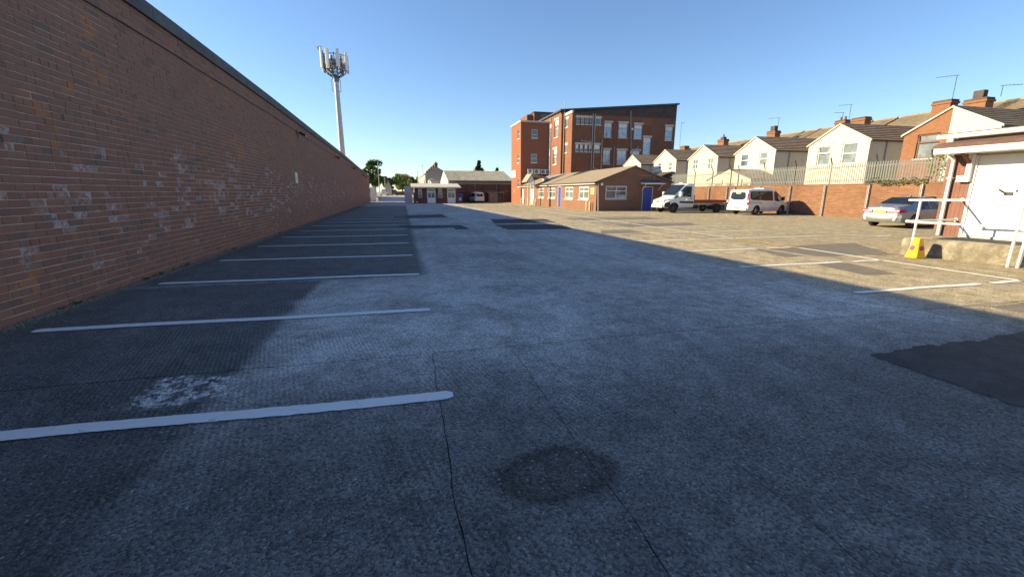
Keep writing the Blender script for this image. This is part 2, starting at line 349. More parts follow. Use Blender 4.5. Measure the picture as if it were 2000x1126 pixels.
def concrete_material():
    m, t, b = newmat('stained_concrete'); p = pos_(t); s = sep_(t, p)
    n = noise_(t, p, 3.0, 7, .65); n2 = noise_(t, p, 22, 5, .6)
    c = mix_(t, sstep(t, n, .35, .65), (.15, .13, .095), (.36, .32, .25))
    c = mix_(t, math_(t, 'MULTIPLY', sstep(t, noise_(t, p, 1.9, 6, .65), .44, .6), .75), c, (.10, .082, .055))
    c = mix_(t, math_(t, 'MULTIPLY', n2, .4), c, (.2, .17, .12))
    link(t, c, b.inputs['Base Color']); b.inputs['Roughness'].default_value = .92; bump_(t, b, math_(t, 'ADD', n, n2), .6, .02); return m
MT['concrete'] = concrete_material()

# ------------------------------------------------------------------ ground, slabs, patches, painted lines
def gz(Y):
    """the lane climbs gently beyond the yard"""
    k = min(1, max(0, (Y - 76) / 30)); return -.03 + .8 * k * k * (3 - 2 * k)
ys = [-300, -20] + [76 + 2.5 * i for i in range(13)] + [140, 400, 1200]
gb = B(); xs = [-900, 900]
for Y in ys:
    for X in xs: gb.v.append((X, Y, gz(Y)))
for i in range(len(ys) - 1): gb.f.append((2*i, 2*i+1, 2*i+3, 2*i+2))
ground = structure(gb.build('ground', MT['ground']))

def wob(x, y, a=.022):
    return (mnoise.noise((x*1.7, y*1.7, 3.1)) * a + mnoise.noise((x*9, y*9, 1.7)) * a * .35, mnoise.noise((x*1.7, y*1.7, 9.4)) * a + mnoise.noise((x*9, y*9, 5.2)) * a * .35)
def slab(x0, x1, y0, y1, gap=.0032, gy=.010):
    pts = []
    def edge(a, b):
        L = math.dist(a, b); n = max(2, min(160, int(L / .09)))
        for i in range(n):
            k = i / n; x = a[0] + (b[0]-a[0])*k; y = a[1] + (b[1]-a[1])*k; d = wob(x, y)
            px = min(max(x, x0 + gap), x1 - gap); py = min(max(y, y0 + gy), y1 - gy); j = mnoise.noise((x*23, y*23, x0)) * .003
            pts.append((px + d[0] + j, py + d[1] + j))
    edge((x0, y0), (x1, y0)); edge((x1, y0), (x1, y1)); edge((x1, y1), (x0, y1)); edge((x0, y1), (x0, y0))
    n = len(pts); b = B(); b.add([(x, y, 0) for x, y in pts] + [(x, y, -.03) for x, y in pts], [tuple(range(n))] + [(i, n + i, n + (i+1) % n, (i+1) % n) for i in range(n)])
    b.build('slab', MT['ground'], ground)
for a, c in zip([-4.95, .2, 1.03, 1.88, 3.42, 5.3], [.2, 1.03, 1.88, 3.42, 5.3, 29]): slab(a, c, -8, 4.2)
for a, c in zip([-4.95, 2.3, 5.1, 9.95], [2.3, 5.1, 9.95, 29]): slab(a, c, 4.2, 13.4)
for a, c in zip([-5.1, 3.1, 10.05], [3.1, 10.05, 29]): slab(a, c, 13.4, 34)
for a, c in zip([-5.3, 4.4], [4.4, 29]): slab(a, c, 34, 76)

def ragged(pts, z, name, mat, amp=.05, th=.002):
    out = []
    for (a, c) in zip(pts, pts[1:] + pts[:1]):
        L = math.dist(a, c); n = max(3, int(L / .05)) if L < 8 else int(L / .15)
        for i in range(n):
            k = i / n; x = a[0] + (c[0]-a[0])*k; y = a[1] + (c[1]-a[1])*k
            out.append((x + (mnoise.noise((x*2.2, y*2.2, 7)) + .6*mnoise.noise((x*11, y*11, 2)))*amp, y + (mnoise.noise((x*2.2, y*2.2, 4)) + .6*mnoise.noise((x*11, y*11, 8)))*amp))
    n = len(out); b = B(); b.add([(x, y, z) for x, y in out] + [(x, y, z - th) for x, y in out], [tuple(range(n))] + [(i, n+i, n+(i+1) % n, (i+1) % n) for i in range(n)])
    return b.build(name, mat, ground)
for q in ([(4.5, 3.05), (8.6, 3.28), (8.6, -.5), (4.4, -.4)], [(5.1, 25.7), (8.4, 25.4), (8.0, 22), (4.6, 22.1)], [(4.4, 21.2), (7.8, 21), (7.3, 17.9), (4.4, 18.3)],
          [(-.6, 31.3), (2.8, 32.4), (2.8, 28.2), (-.6, 27.8)], [(-.45, 22.2), (2.75, 21.4), (2.85, 18.9), (2.2, 18.8), (2.2, 20), (.4, 19.7)],
          [(9.7, 10.15), (9.3, 8.75), (12.4, 8.4), (14.0, 10.7), (11.6, 10.6)], [(9.06, 7.7), (9.9, 7.66), (9.5, 6.26), (8.8, 6.4)], [(9.9, 18.4), (14.2, 18.6), (15, 20.6), (9.7, 21.4)],
          [(9.6, 23.5), (15.2, 23.2), (15.6, 26), (9.8, 26.3)], [(7.35, 15.2), (9.4, 15), (9.5, 16.9), (8.2, 17)], [(8.2, 3.7), (9.6, 3.8), (9.6, 4.1), (8.0, 4.1)]):
    ragged(q, .004, 'asphalt_patch', MT['patch' if q[0][0] < 6 else 'sunpatch'], .09)  # patches out in the sun take the lighter, sun-toned copy
ragged([(9.9, 4.5), (10.14, 4.5), (10.25, 33), (10.0, 33)], .005, 'concrete_strip', MT['pale'], .02)
def line(a, c, wd=.125, mat='white_line', z=.009, name='bay_line', amp=.011):
    a = Vector(a); c = Vector(c); d = (c - a).normalized(); nrm = Vector((-d.y, d.x)) * wd / 2
    bow = lambda k: nrm.normalized() * .014 * math.sin(k * 9 + a.y * 3)
    L = (c - a).length; n = max(6, int(L / (.05 if a.y < 12 else .25))); vs = []; fs = []
    for i in range(n + 1):
        k = i / n; p = a.lerp(c, k) + bow(k); e = 1 if 0 < i < n else .55
        j0 = mnoise.noise((p.x*14, p.y*14, 1)) * amp; j1 = mnoise.noise((p.x*14, p.y*14, 6)) * amp
        l = p + nrm * e + nrm.normalized() * j0; r_ = p - nrm * e + nrm.normalized() * j1
        vs += [(l.x, l.y, z), (r_.x, r_.y, z)]
    fs = [(2*i, 2*i+1, 2*i+3, 2*i+2) for i in range(n)]
    B().add(vs, fs).build(name, MT[mat], ground)
Yl = [3.23, 5.88, 8.62, 11.35, 14.15, 16.85]
while Yl[-1] < 56: Yl.append(Yl[-1] + 2.72)
for i, Y in enumerate(Yl): line((-4.3, Y + .17), (.37 - min(.22, .014 * Y) + random.uniform(-.03, .03), Y + random.uniform(-.03, .03)), .145)
Yr = [5.23 + 2.515 * i for i in range(12)]
for i, Y in enumerate(Yr):
    line((7.06, Y), (9.9, Y), .115, 'white_line' if i < 4 else 'old_line')
    line((10.2, Y), (11.1 if i < 3 else 15.2, Y), .115, 'white_line' if i < 4 else 'old_line')
line((10.9, 3.0), (11.2, 10.1), .115); line((11.2, 10.1), (11.3, 12.7), .13, 'yellow_line', name='yellow_line'); line((11.3, 12.7), (11.75, 38), .11, 'old_line')
line((15.9, 13.2), (17.3, 11.9), .1, 'old_line'); line((17.0, 12.2), (17.9, 12.3), .1, 'old_line')
line((18.6, 20.8), (22.0, 20.4), .1, 'old_line'); line((14.2, 28), (17.4, 27.6), .1, 'old_line'); line((13.5, 31), (13.4, 52), .09, 'old_line')

# ------------------------------------------------------------------ the long brick wall on the left
def interp(x, tab):
    if x <= tab[0][0]: return tab[0][1]
    for (a, p), (c, q) in zip(tab[:-1], tab[1:]):
        if x <= c: return p + (q - p) * (x - a) / (c - a)
    return tab[-1][1]
HT = [(-12, 5.02), (12, 5.02), (20, 4.97), (30, 4.82), (43, 4.66), (64, 4.2), (80, 4.05)]
wx = lambda Y: -4.71 - .006 * Y
wh = lambda Y: interp(Y, HT)
def proj(X, Y, Z):
    y_, t_ = R(14.07), R(12.66); Z -= 1.6
    r_ = X*math.cos(y_) - Y*math.sin(y_); f_ = X*math.sin(y_) + Y*math.cos(y_); d = f_*math.cos(t_) - Z*math.sin(t_)
    if d < .1: return None
    return 1000 + 837*r_/d, 563 - 837*(f_*math.sin(t_) + Z*math.cos(t_))/d, d
wall = thing('boundary_wall', 'long tall weathered brown brick wall with dark coping beside the parking bays', 'wall', (wx(0), 0, 0))
Y0, Y1 = -8., 76.
core = B(); ysw = [Y0 + i * 2 for i in range(int((Y1 - Y0) / 2) + 1)]
for Y in ysw:
    x = wx(Y) - .009; core.v += [(x, Y, -.05), (x, Y, wh(Y)), (x - .33, Y, wh(Y)), (x - .33, Y, -.05)]
for i in range(len(ysw) - 1):
    a, c = 4*i, 4*i + 4
    core.f += [(a, a+1, c+1, c), (a+1, a+2, c+2, c+1), (a+2, a+3, c+3, c+2)]
core.f += [(0, 1, 2, 3), tuple(len(core.v) - 4 + i for i in (3, 2, 1, 0))]
core.build('mortar_core', MT['mortar'], wall, world=True)
CH, BL, J = .1, .305, .0105
NC = 50
bricks = []
rr = random.Random(3)
for k in range(NC):
    Y = Y0 + (k % 2) * BL / 2 + rr.uniform(-.02, .02)
    header = (k % 6 == 3)
    while Y < Y1 - .1:
        L = BL / 2 if header else (BL if rr.random() > .12 else BL * .5)
        s = wh(Y) / 5.0; bricks.append((Y, L, k, s)); Y += L
bj = J / 2
def brick_px(q):
    Y, L, k, s = q
    if Y < 5: return 0
    a = proj(wx(Y), Y, k*CH*s); c = proj(wx(Y), Y + L, (k+1)*CH*s)
    if not a or not c or min(a[0], c[0]) < 2 or min(a[1], c[1]) < 2: return 0
    return abs((c[0]-a[0]) * CH * 837 / a[2])
order = sorted(range(len(bricks)), key=lambda i: -brick_px(bricks[i]))[:300]
single = set(order)
bm_full = {}
def brick_mesh(L):
    key = round(L, 3)
    if key not in bm_full:
        b = B(); l = L - J; h = CH - J; c = .004
        b.add([(0,c,c),(0,l-c,c),(0,l-c,h-c),(0,c,h-c), (-c,0,0),(-c,l,0),(-c,l,h),(-c,0,h), (-.06,0,0),(-.06,l,0),(-.06,l,h),(-.06,0,h)],
              [(0,1,2,3)] + [(i, 4+i, 4+(i+1) % 4, (i+1) % 4) for i in range(4)] + [(4+i, 8+i, 8+(i+1) % 4, 4+(i+1) % 4) for i in range(4)])
        bm_full[key] = b.mesh('brick', MT['wbrick'])
    return bm_full[key]
stuff = B()
for i, (Y, L, k, s) in enumerate(bricks):
    dz = rr.uniform(-.0015, .0015); prd = rr.uniform(-.003, .003); x = wx(Y)
    if i in single:
        part('brick', brick_mesh(L), wall, (x + prd - wx(0), Y + bj, k*CH*s + bj + dz), (rr.uniform(-.006, .006), 0, rr.uniform(-.012, .012) + .006), (1, 1, s))
    else:
        y0, y1, z0, z1 = Y + bj, Y + L - bj, k*CH*s + bj + dz, (k+1)*CH*s - bj + dz; xa = x + prd; xb = x - .04; o = len(stuff.v)
        sk = rr.uniform(-.002, .002)
        stuff.v += [(xa + sk, y0, z0), (xa - sk, y1, z0), (xa - sk, y1, z1), (xa + sk, y0, z1), (xb, y0, z0), (xb, y1, z0), (xb, y1, z1), (xb, y0, z1)]
        stuff.f += [(o, o+1, o+2, o+3), (o, o+4, o+5, o+1), (o+1, o+5, o+6, o+2), (o+2, o+6, o+7, o+3), (o+3, o+7, o+4, o)]
ox = wx(0); me = bpy.data.meshes.new('brickwork'); me.from_pydata([(x - ox, y, z) for x, y, z in stuff.v], [], stuff.f); me.materials.append(MT['wbrick'])
bw_ = part('brickwork', me, wall); bw_['kind'] = 'stuff'
Y = Y0
while Y < Y1:                                                     # coping stones, each its own
    L = min(1.2, Y1 - Y); h0, h1 = wh(Y), wh(Y + L); a = wx(Y); c = wx(Y + L); b = B(); pr_ = .065
    prof = lambda x, h: [(x + pr_, h - .01), (x + pr_, h + .27), (x - .16, h + .34), (x - .42, h + .27), (x - .42, h - .01)]
    va = [(x, Y + .006, z) for x, z in prof(a, h0)]; vb = [(x, Y + L - .006, z) for x, z in prof(c, h1)]
    b.add(va + vb, [(0,1,2,3,4), (9,8,7,6,5)] + [(i, (i+1) % 5, 5 + (i+1) % 5, 5 + i) for i in range(5)])
    b.build('coping_stone', MT['coping'], wall, world=True); Y += L
gr = B(); rq = random.Random(21)
for _ in range(9000):
    Y = 3 + 45 * rq.random() ** 1.9; a = abs(rq.gauss(0, .11)); x = wx(Y) + .01 + a; r_ = rq.uniform(.005, .024) * (1.3 - min(1, a * 3)); o = len(gr.v)
    gr.v += [(x + r_*rq.uniform(.6, 1.4), Y, 0), (x, Y + r_*rq.uniform(.6, 1.6), 0), (x - r_, Y, 0), (x, Y - r_, 0), (x, Y, r_ * rq.uniform(.5, 1.1))]
    gr.f += [(o, o+1, o+4), (o+1, o+2, o+4), (o+2, o+3, o+4), (o+3, o, o+4)]
me = bpy.data.meshes.new('grit'); me.from_pydata(gr.v, [], gr.f); me.materials.append(MT['wood']); go = part('grit', me, None); go['kind'] = 'stuff'; tag(go, 'loose grit and crumbled mortar along the foot of the long brick wall', 'grit')
wd_ = B()
for _ in range(34):
    Y = 4.5 + 30 * rq.random() ** 1.5; cx = wx(Y) + rq.uniform(.015, .07)
    for _k in range(rq.randint(5, 14)):
        an = rq.uniform(0, 6.28); l = rq.uniform(.03, .10); u = Vector((math.cos(an), math.sin(an), rq.uniform(.5, 1.6))).normalized() * l; v_ = Vector((-math.sin(an), math.cos(an), 0)) * l * .16; p = Vector((cx, Y + rq.uniform(-.05, .05), .0))
        wd_.add([p - v_ * .5, p + u * .5 - v_, p + u, p + u * .5 + v_], [(0, 1, 2, 3)])
me = bpy.data.meshes.new('weeds'); me.from_pydata(wd_.v, [], wd_.f); me.materials.append(MT['ivy']); go = part('weeds', me, None); go['kind'] = 'stuff'; tag(go, 'small green weeds sprouting along the foot of the long brick wall', 'weeds')
# efflorescent drip marks are in the brick material; weep holes:
for Y, z in ((8.05, 2.62), (6.9, 2.2)):
    b = B().box(wx(Y) + .003, wx(Y) + .006, Y, Y + .035, z, z + .09); b.build('weep_hole', MT['black'], wall, world=True)
cb = B(); pts = []
for i in range(60):
    Y = -6 + i * 1.36; pts.append((wx(Y) + .018, Y, wh(Y) * .915 + .008 * math.sin(i * 2.1)))
cb.tube(pts, .011, 6); tag(cb.build('cable', MT['black']), 'thin black cable clipped along the top of the long brick wall', 'cable')
FL = [(24.2, 'first and largest black floodlight along the top of the brick wall'), (37.2, 'second black floodlight along the top of the brick wall, next after the largest'),
      (49.6, 'third black floodlight along the brick wall, halfway to its far end'), (62.4, 'fourth black floodlight along the brick wall, beside the last one'), (66.8, 'last and smallest black floodlight at the far end of the brick wall')]
for Y, lab in FL:
    f = thing('floodlight', lab, 'floodlight', (wx(Y), Y, wh(Y) * .90), 0, 'floodlights along the long wall')
    B().box(0, .035, -.07, .07, -.02, .16).build('mount', MT['black'], f)
    B().cyl((.02, 0, .06), (.22, 0, .02), .018, n=8).build('arm', MT['black'], f)
    hd = B().prism([(.16, -.17, .1), (.42, -.17, -.06), (.36, -.17, -.17), (.12, -.17, -.02)], (0, .34, 0)).build('housing', MT['black'], f)
    B().prism([(.405, -.14, -.082), (.372, -.14, -.152), (.378, -.14, -.155), (.411, -.14, -.085)], (0, .28, 0)).build('lens', MT['clearlamp'], hd)
sg = thing('notice_sign', 'small tall pale notice fixed to the brick wall beneath the first floodlight', 'sign', (wx(22.9), 22.68, 2.0))
B().box(.002, .02, 0, .5, .0, .52).build('board', MT['noticey'], sg)
B().box(.0205, .024, .02, .48, .30, .50).build('upper_panel', MT['notice'], sg)
B().box(.0205, .024, .10, .40, .06, .24).build('lower_panel', MT['notice'], sg)

# ------------------------------------------------------------------ building kit
class Face:
    """a vertical wall face: origin o (x,y), unit direction u along it, outward normal n"""
    def __init__(s, o, u, n): s.o = Vector((*o, 0)); s.u = Vector((*u, 0)); s.n = Vector((*n, 0))
    def p(s, a, d, z): return s.o + s.u * a + s.n * d + Vector((0, 0, z))
    def obox(s, b, a0, a1, d0, d1, z0, z1):
        q = [s.p(a, d, z) for z in (z0, z1) for a, d in ((a0, d0), (a1, d0), (a1, d1), (a0, d1))]
        return b.add(q, [(0,3,2,1),(4,5,6,7),(0,1,5,4),(1,2,6,5),(2,3,7,6),(3,0,4,7)])
    def panel(s, b, a0, a1, z0, z1, holes=(), depth=.12):
        """wall surface with real openings and reveals"""
        us = sorted({a0, a1, *[h[0] for h in holes], *[h[1] for h in holes]}); zs = sorted({z0, z1, *[h[2] for h in holes], *[h[3] for h in holes]})
        us = [q for q in us if a0 <= q <= a1]; zs = [q for q in zs if z0 <= q <= z1]
        for i in range(len(us) - 1):
            for j in range(len(zs) - 1):
                cu, cz = (us[i] + us[i+1]) / 2, (zs[j] + zs[j+1]) / 2
                if any(h[0] < cu < h[1] and h[2] < cz < h[3] for h in holes): continue
                b.poly([s.p(us[i], 0, zs[j]), s.p(us[i+1], 0, zs[j]), s.p(us[i+1], 0, zs[j+1]), s.p(us[i], 0, zs[j+1])])
        for h in holes:
            c = [(h[0], h[2]), (h[1], h[2]), (h[1], h[3]), (h[0], h[3])]
            for (p, q), (r, t) in zip(c, c[1:] + c[:1]): b.poly([s.p(p, 0, q), s.p(r, 0, t), s.p(r, -depth, t), s.p(p, -depth, q)])
    def window(s, parent, h, mull=(), trans=(), depth=.12, fw=.06, frame='white', pane='glass', sill=None, lintel=None, blind=0., blindmat='whitep', name='window', vent=None):
        a0, a1, z0, z1 = h; f = B(); d0, d1 = -depth + .005, -depth + .06
        s.obox(f, a0, a0 + fw, d0, d1, z0, z1); s.obox(f, a1 - fw, a1, d0, d1, z0, z1)
        s.obox(f, a0 + fw, a1 - fw, d0, d1, z0, z0 + fw); s.obox(f, a0 + fw, a1 - fw, d0, d1, z1 - fw, z1)
        zt = z1 - fw
        for k in trans: z = z0 + (z1 - z0) * k; s.obox(f, a0 + fw, a1 - fw, d0, d1 - .004, z - fw * .4, z + fw * .4)
        for k in mull: a = a0 + (a1 - a0) * k; s.obox(f, a - fw * .4, a + fw * .4, d0, d1 - .008, z0 + fw, z1 - fw)
        w_ = f.build(name, MT[frame], parent, world=True)
        g = B(); g.poly([s.p(a, -depth + .02, z) for a, z in ((a0, z0), (a1, z0), (a1, z1), (a0, z1))]); g.build('pane', MT[pane], w_, world=True)
        if blind:
            zb = z1 - (z1 - z0) * blind; g = B(); s.obox(g, a0 + fw, a1 - fw, -depth + .022, -depth + .045, zb, z1 - fw); g.build('blind_box', MT[blindmat], w_, world=True)
        if vent:
            # an open top-hung casement
            va0, va1, vz0, vz1 = (a0 + (a1-a0)*vent[0], a0 + (a1-a0)*vent[1], z0 + (z1-z0)*vent[2], z0 + (z1-z0)*vent[3]); g = B()
            q = [s.p(va0, -depth + .07, vz1), s.p(va1, -depth + .07, vz1), s.p(va1, .12, vz0), s.p(va0, .12, vz0)]
            for i in range(4): g.cyl(q[i], q[(i+1) % 4], .025, n=4)
            g.build('casement', MT[frame], w_, world=True)
        if sill:
            g = B(); s.obox(g, a0 - .06, a1 + .06, -depth * .5, .06, z0 - .09, z0 - .003); g.build('sill', MT[sill], w_, world=True)
        if lintel:
            g = B(); s.obox(g, a0 - .1, a1 + .1, -.05, .02, z1 + .003, z1 + .24); g.build('lintel', MT[lintel], w_, world=True)
        return w_
    def door(s, parent, h, mat, depth=.1, frame='white', fw=.06, name='door', panels=()):
        a0, a1, z0, z1 = h; f = B()
        s.obox(f, a0, a0 + fw, -depth, -depth + .07, z0, z1); s.obox(f, a1 - fw, a1, -depth, -depth + .07, z0, z1); s.obox(f, a0 + fw, a1 - fw, -depth, -depth + .07, z1 - fw, z1)
        fr = f.build('door_frame', MT[frame], parent, world=True)
        g = B(); s.obox(g, a0 + fw, a1 - fw, -depth - .01, -depth + .035, z0, z1 - fw); dr = g.build(name, MT[mat], parent, world=True)
        for (p0, p1, q0, q1, pm) in panels:
            W = a1 - a0; H = z1 - z0; g = B(); s.obox(g, a0 + W*p0, a0 + W*p1, -depth + .036, -depth + .046, z0 + H*q0, z0 + H*q1); g.build('door_panel' if pm == mat else 'glazing', MT[pm], dr, world=True)
        g = B(); s.obox(g, a1 - fw - .12, a1 - fw - .04, -depth + .036, -depth + .09, z0 + 1.0, z0 + 1.05); g.build('handle', MT['darkmetal'], dr, world=True)
        return dr
def FX(X, Yb): return Face((X, Yb), (0, -1), (-1, 0))       # faces the yard (-X); runs towards the camera
def FY(Y, Xa): return Face((Xa, Y), (1, 0), (0, -1))        # faces the camera (-Y); runs to the right
def pipe(parent, pts, r=.055, mat='greypipe', name='downpipe', n=8):
    return B().tube(pts, r, n).build(name, MT[mat], parent, smooth=40, world=True)

# ------------------------------------------------------------------ red brick stair tower
tw = thing('stair_tower', 'plain red brick stair tower with small white windows at the left end of the factory', 'tower', (16, 58.7, 0))
L = FX(15.95, 64.0); F = FY(58.7, 15.95); H = 10.75
lh = [(3.55, 4.6, 8.75, 10.0), (3.5, 4.5, 5.55, 6.75), (3.55, 4.5, 2.3, 3.5)]; fh = [(1.5, 2.35, 8.75, 9.85), (1.45, 2.3, 5.55, 6.68)]
b = B(); L.panel(b, 0, 5.3, -.05, H, lh); F.panel(b, 0, 4.05, -.05, H, fh)
b.poly([(20, 58.7, -.05), (20, 64, -.05), (20, 64, H), (20, 58.7, H)]); b.poly([(20, 64, -.05), (15.95, 64, -.05), (15.95, 64, H), (20, 64, H)])
b.poly([(15.95, 58.7, H), (20, 58.7, H), (20, 64, H), (15.95, 64, H)]); b.build('wall', MT['red'], tw, world=True)
for i, h in enumerate(lh): L.window(tw, h, (), (.5,), sill='white', vent=(.05, .95, .05, .45) if i == 1 else None)
F.window(tw, fh[0], (), (.42,), sill='white', vent=(.05, .95, .02, .4)); F.window(tw, fh[1], (.0,), (.45,), sill='white', pane='frost')
b = B().box(15.85, 20.1, 58.6, 64.1, H + .003, H + .2); b.build('parapet_coping', MT['stone'], tw, world=True)
b = B(); L.obox(b, .5, 2.6, .003, .05, 3.66, 4.66); b.build('white_panel', MT['notice'], tw, world=True)
b = B(); L.obox(b, 1.75, 1.95, .003, .05, 1.5, 2.0); b.build('small_sign', MT['noticey'], tw, world=True)
pipe(tw, [(19.95, 58.6, 0), (19.95, 58.6, H)], .06)
def ac_unit(x, z, wd, ht, lab, fans):
    u = thing('air_conditioning_unit', lab, 'air conditioner', (x, 58.68, z), 0, 'air conditioning units on the stair tower')
    B().box(0, wd, -.36, -.03, 0, ht).build('casing', MT['whitep'], u)
    for k in range(fans):
        zc = ht * (k + .5) / fans; r = min(.27, ht / fans * .42); g = B().lathe([(.001, .0), (r, .0), (r, .02), (r * .9, .02), (r * .86, .006), (.001, .006)], (wd * .42, -.362, zc), (0, -1, 0), 20).build('fan_guard', MT['darkmetal'], u)
        gr = B()
        for q in range(-2, 3): gr.box(wd*.42 - r * .9, wd*.42 + r * .9, -.388, -.382, zc + q * r * .36 - .012, zc + q * r * .36 + .012)
        gr.build('grille_bar', MT['steel'], g)
    for xb in (.05, wd - .1): B().box(xb, xb + .05, -.4, 0, -.05, -.003).build('bracket', MT['darkmetal'], u)
ac_unit(16.83, 3.74, .78, .93, 'tall white air conditioning unit with two fans, leftmost on the red tower', 2)
ac_unit(17.77, 4.04, .78, .63, 'white single fan air conditioning unit right of the tall two fan one', 1)
ac_unit(18.72, 4.02, .74, .63, 'white single fan air conditioning unit, third from the left on the tower', 1)
ac_unit(19.52, 4.02, .42, .62, 'narrow white air conditioning unit, rightmost beside the tower downpipe', 1)

# ------------------------------------------------------------------ old brick factory behind
fa = thing('brick_factory', 'old dark brick three storey factory with rising roofline and tall white headed windows', 'building', (20, 54.1, 0))
YF = 54.1; XL, XR = 20.0, 36.35
F = FY(YF, 0); top = lambda X: 11.55 + (X - XL) * (13.0 - 11.55) / (XR - XL)
def sh(*r): return tuple(r)
tall = [(25.75, 27.0, 8.55, 10.35), (27.95, 29.25, 8.55, 10.35), (30.2, 31.4, 8.5, 10.28), (34.85, 36.0, 8.4, 10.2)]
mid_ = [(31.65, 32.8, 6.5, 8.7)]; low = [(25.7, 26.95, 5.2, 7.0), (27.9, 29.3, 5.2, 6.98), (30.15, 31.25, 5.1, 6.95)]
allw = tall + mid_ + low
b = B(); F.panel(b, XL, XR, -.05, 11.2, allw, .16)
L = FX(XL, 76.0); lw = [(76 - 56.7, 76 - 55.2, 8.6, 10.75), (76 - 57.1, 76 - 55.6, 5.2, 7.15), (76 - 59.1, 76 - 58.0, 8.6, 10.7), (76 - 59.3, 76 - 58.2, 5.0, 7.1)]
L.panel(b, 0, 76 - YF, -.05, 11.5, lw, .16)
b.poly([(XR, YF, -.05), (XR, 76, -.05), (XR, 76, 13), (XR, YF, 13)]); b.poly([(XL, 76, -.05), (XR, 76, -.05), (XR, 76, 13), (XL, 76, 11.5)])
b.build('wall', MT['factory'], fa, world=True)
B().prism([(XL, YF - .012, 11.2), (XR, YF - .012, 11.2), (XR, YF - .012, 12.95), (XL, YF - .012, 11.5)], (0, .3, 0)).build('gable_cladding', MT['cladding'], fa, world=True)
B().box(24.7, XR, YF - .03, YF - .013, 11.16, 11.24).build('string_course', MT['factory'], fa, world=True)
B().prism([(XL - .25, YF - .25, 11.5), (XR + .2, YF - .25, 12.96), (XR + .2, YF - .25, 13.16), (XL - .25, YF - .25, 11.7)], (0, 22.3, 0)).build('roof', MT['darkmetal'], fa, world=True)
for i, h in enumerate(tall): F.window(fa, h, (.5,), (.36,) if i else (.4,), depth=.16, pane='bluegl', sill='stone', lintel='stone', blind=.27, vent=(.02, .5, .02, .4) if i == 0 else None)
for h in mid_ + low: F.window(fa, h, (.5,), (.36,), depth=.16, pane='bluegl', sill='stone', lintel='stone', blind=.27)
for h in lw: L.window(fa, h, (.5,), (.5,), depth=.16, pane='frost', sill='stone', lintel='stone', blind=.3)
B().box(31.3, 32.75, YF - .008, YF - .003, 10.2, 11.12).build('patched_brick', MT['red'], fa, world=True)
# projecting washroom block
wg = [(x0, x1, 9.65, 10.42) for x0, x1 in ((21.0, 21.38), (21.6, 21.98), (22.18, 22.56), (22.78, 23.16))] + [(23.46, 24.22, 9.65, 10.42)]
wg2 = [(x0, x1, 6.46, 7.3) for x0, x1 in ((20.98, 21.36), (21.57, 21.95), (22.18, 22.56), (22.77, 23.15))] + [(23.46, 24.22, 6.46, 7.3)]
FW = FY(51.6, 0); LW = FX(20.45, YF); b = B(); FW.panel(b, 20.45, 24.7, -.05, 10.9, wg + wg2, .1)
lwh = [(.35, 1.2, 9.5, 10.5), (.4, 1.1, 6.45, 7.4)]; LW.panel(b, 0, YF - 51.6, -.05, 10.9, lwh, .1)
b.poly([(24.7, 51.6, -.05), (24.7, YF, -.05), (24.7, YF, 10.9), (24.7, 51.6, 10.9)]); b.build('washroom_wall', MT['factory'], fa, world=True)
B().box(20.35, 20.6, 51.5, YF - .02, 10.903, 11.2).build('parapet', MT['stone'], fa, world=True); B().box(20.6, 24.8, 51.45, YF - .02, 10.903, 11.02).build('washroom_roof', MT['cladding'], fa, world=True)
for h in wg[:4]: FW.window(fa, h, (), (.5,), depth=.1, fw=.05, lintel='stone', sill='stone', pane='frost')
FW.window(fa, wg[4], depth=.1, lintel='stone', sill='stone')
for h in wg2: FW.window(fa, h, (), (), depth=.1, fw=.05, lintel='stone', sill='stone', blind=.55)
for h in lwh: LW.window(fa, h, (.5,), (), depth=.1, lintel='stone', sill='stone')
yy = 51.5
pipe(fa, [(23.05, yy, 3.2), (23.12, yy, 10.95)]); pipe(fa, [(23.36, yy, 3.2), (23.40, yy, 10.95)]); pipe(fa, [(24.42, yy, 3.2), (24.42, yy, 7.9)])
pipe(fa, [(21.6, yy, 7.75), (23.1, yy, 7.6)]); 
for x in (21.7, 22.2, 22.8): pipe(fa, [(x, yy, 7.7), (x, yy, 7.98)], .035)
pipe(fa, [(23.4, yy, 4.6), (24.4, yy, 4.2)]); pipe(fa, [(30.1, YF - .1, 3), (29.5, YF - .1, 12.0)][::-1]); pipe(fa, [(27.4, YF - .1, 3), (27.4, YF - .1, 7.4)], .05)
pipe(fa, [(30.1, YF - .1, 6.9), (31.0, YF - .1, 7.5)], .06); pipe(fa, [(20.25, 53.9, 3), (20.3, 53.9, 12.6)], .05); pipe(fa, [(19.9, 58.0, 3), (19.9, 58.0, 11.3)], .06)
B().box(29.75, 29.97, YF - .16, YF - .003, 9.55, 9.8).build('security_light', MT['whitep'], fa, world=True); B().lathe([(.001, 0), (.2, .03), (.22, .05)], (29.85, YF - .2, 6.75), (0, -1, 0), 16).build('satellite_dish', MT['steel'], fa, world=True)
# higher stair head behind the tower
B().box(21.2, 26.0, 70, 75.5, 11, 14.0).build('stair_head', MT['factory'], fa, world=True); B().box(20.2, 21.19, 70.6, 75, 11, 13.75).build('stair_head_side', MT['factory'], fa, world=True)
B().box(21.1, 26.1, 69.9, 75.6, 14.003, 14.15).build('stair_head_coping', MT['cladding'], fa, world=True)
B().box(22.3, 26, 69.94, 69.997, 12.2, 13.8).build('timber_infill', MT['wood'], fa, world=True)
fa.location = (26.62, 72.0, -.53); fa.scale = (1.331,) * 3        # full size, well behind the houses

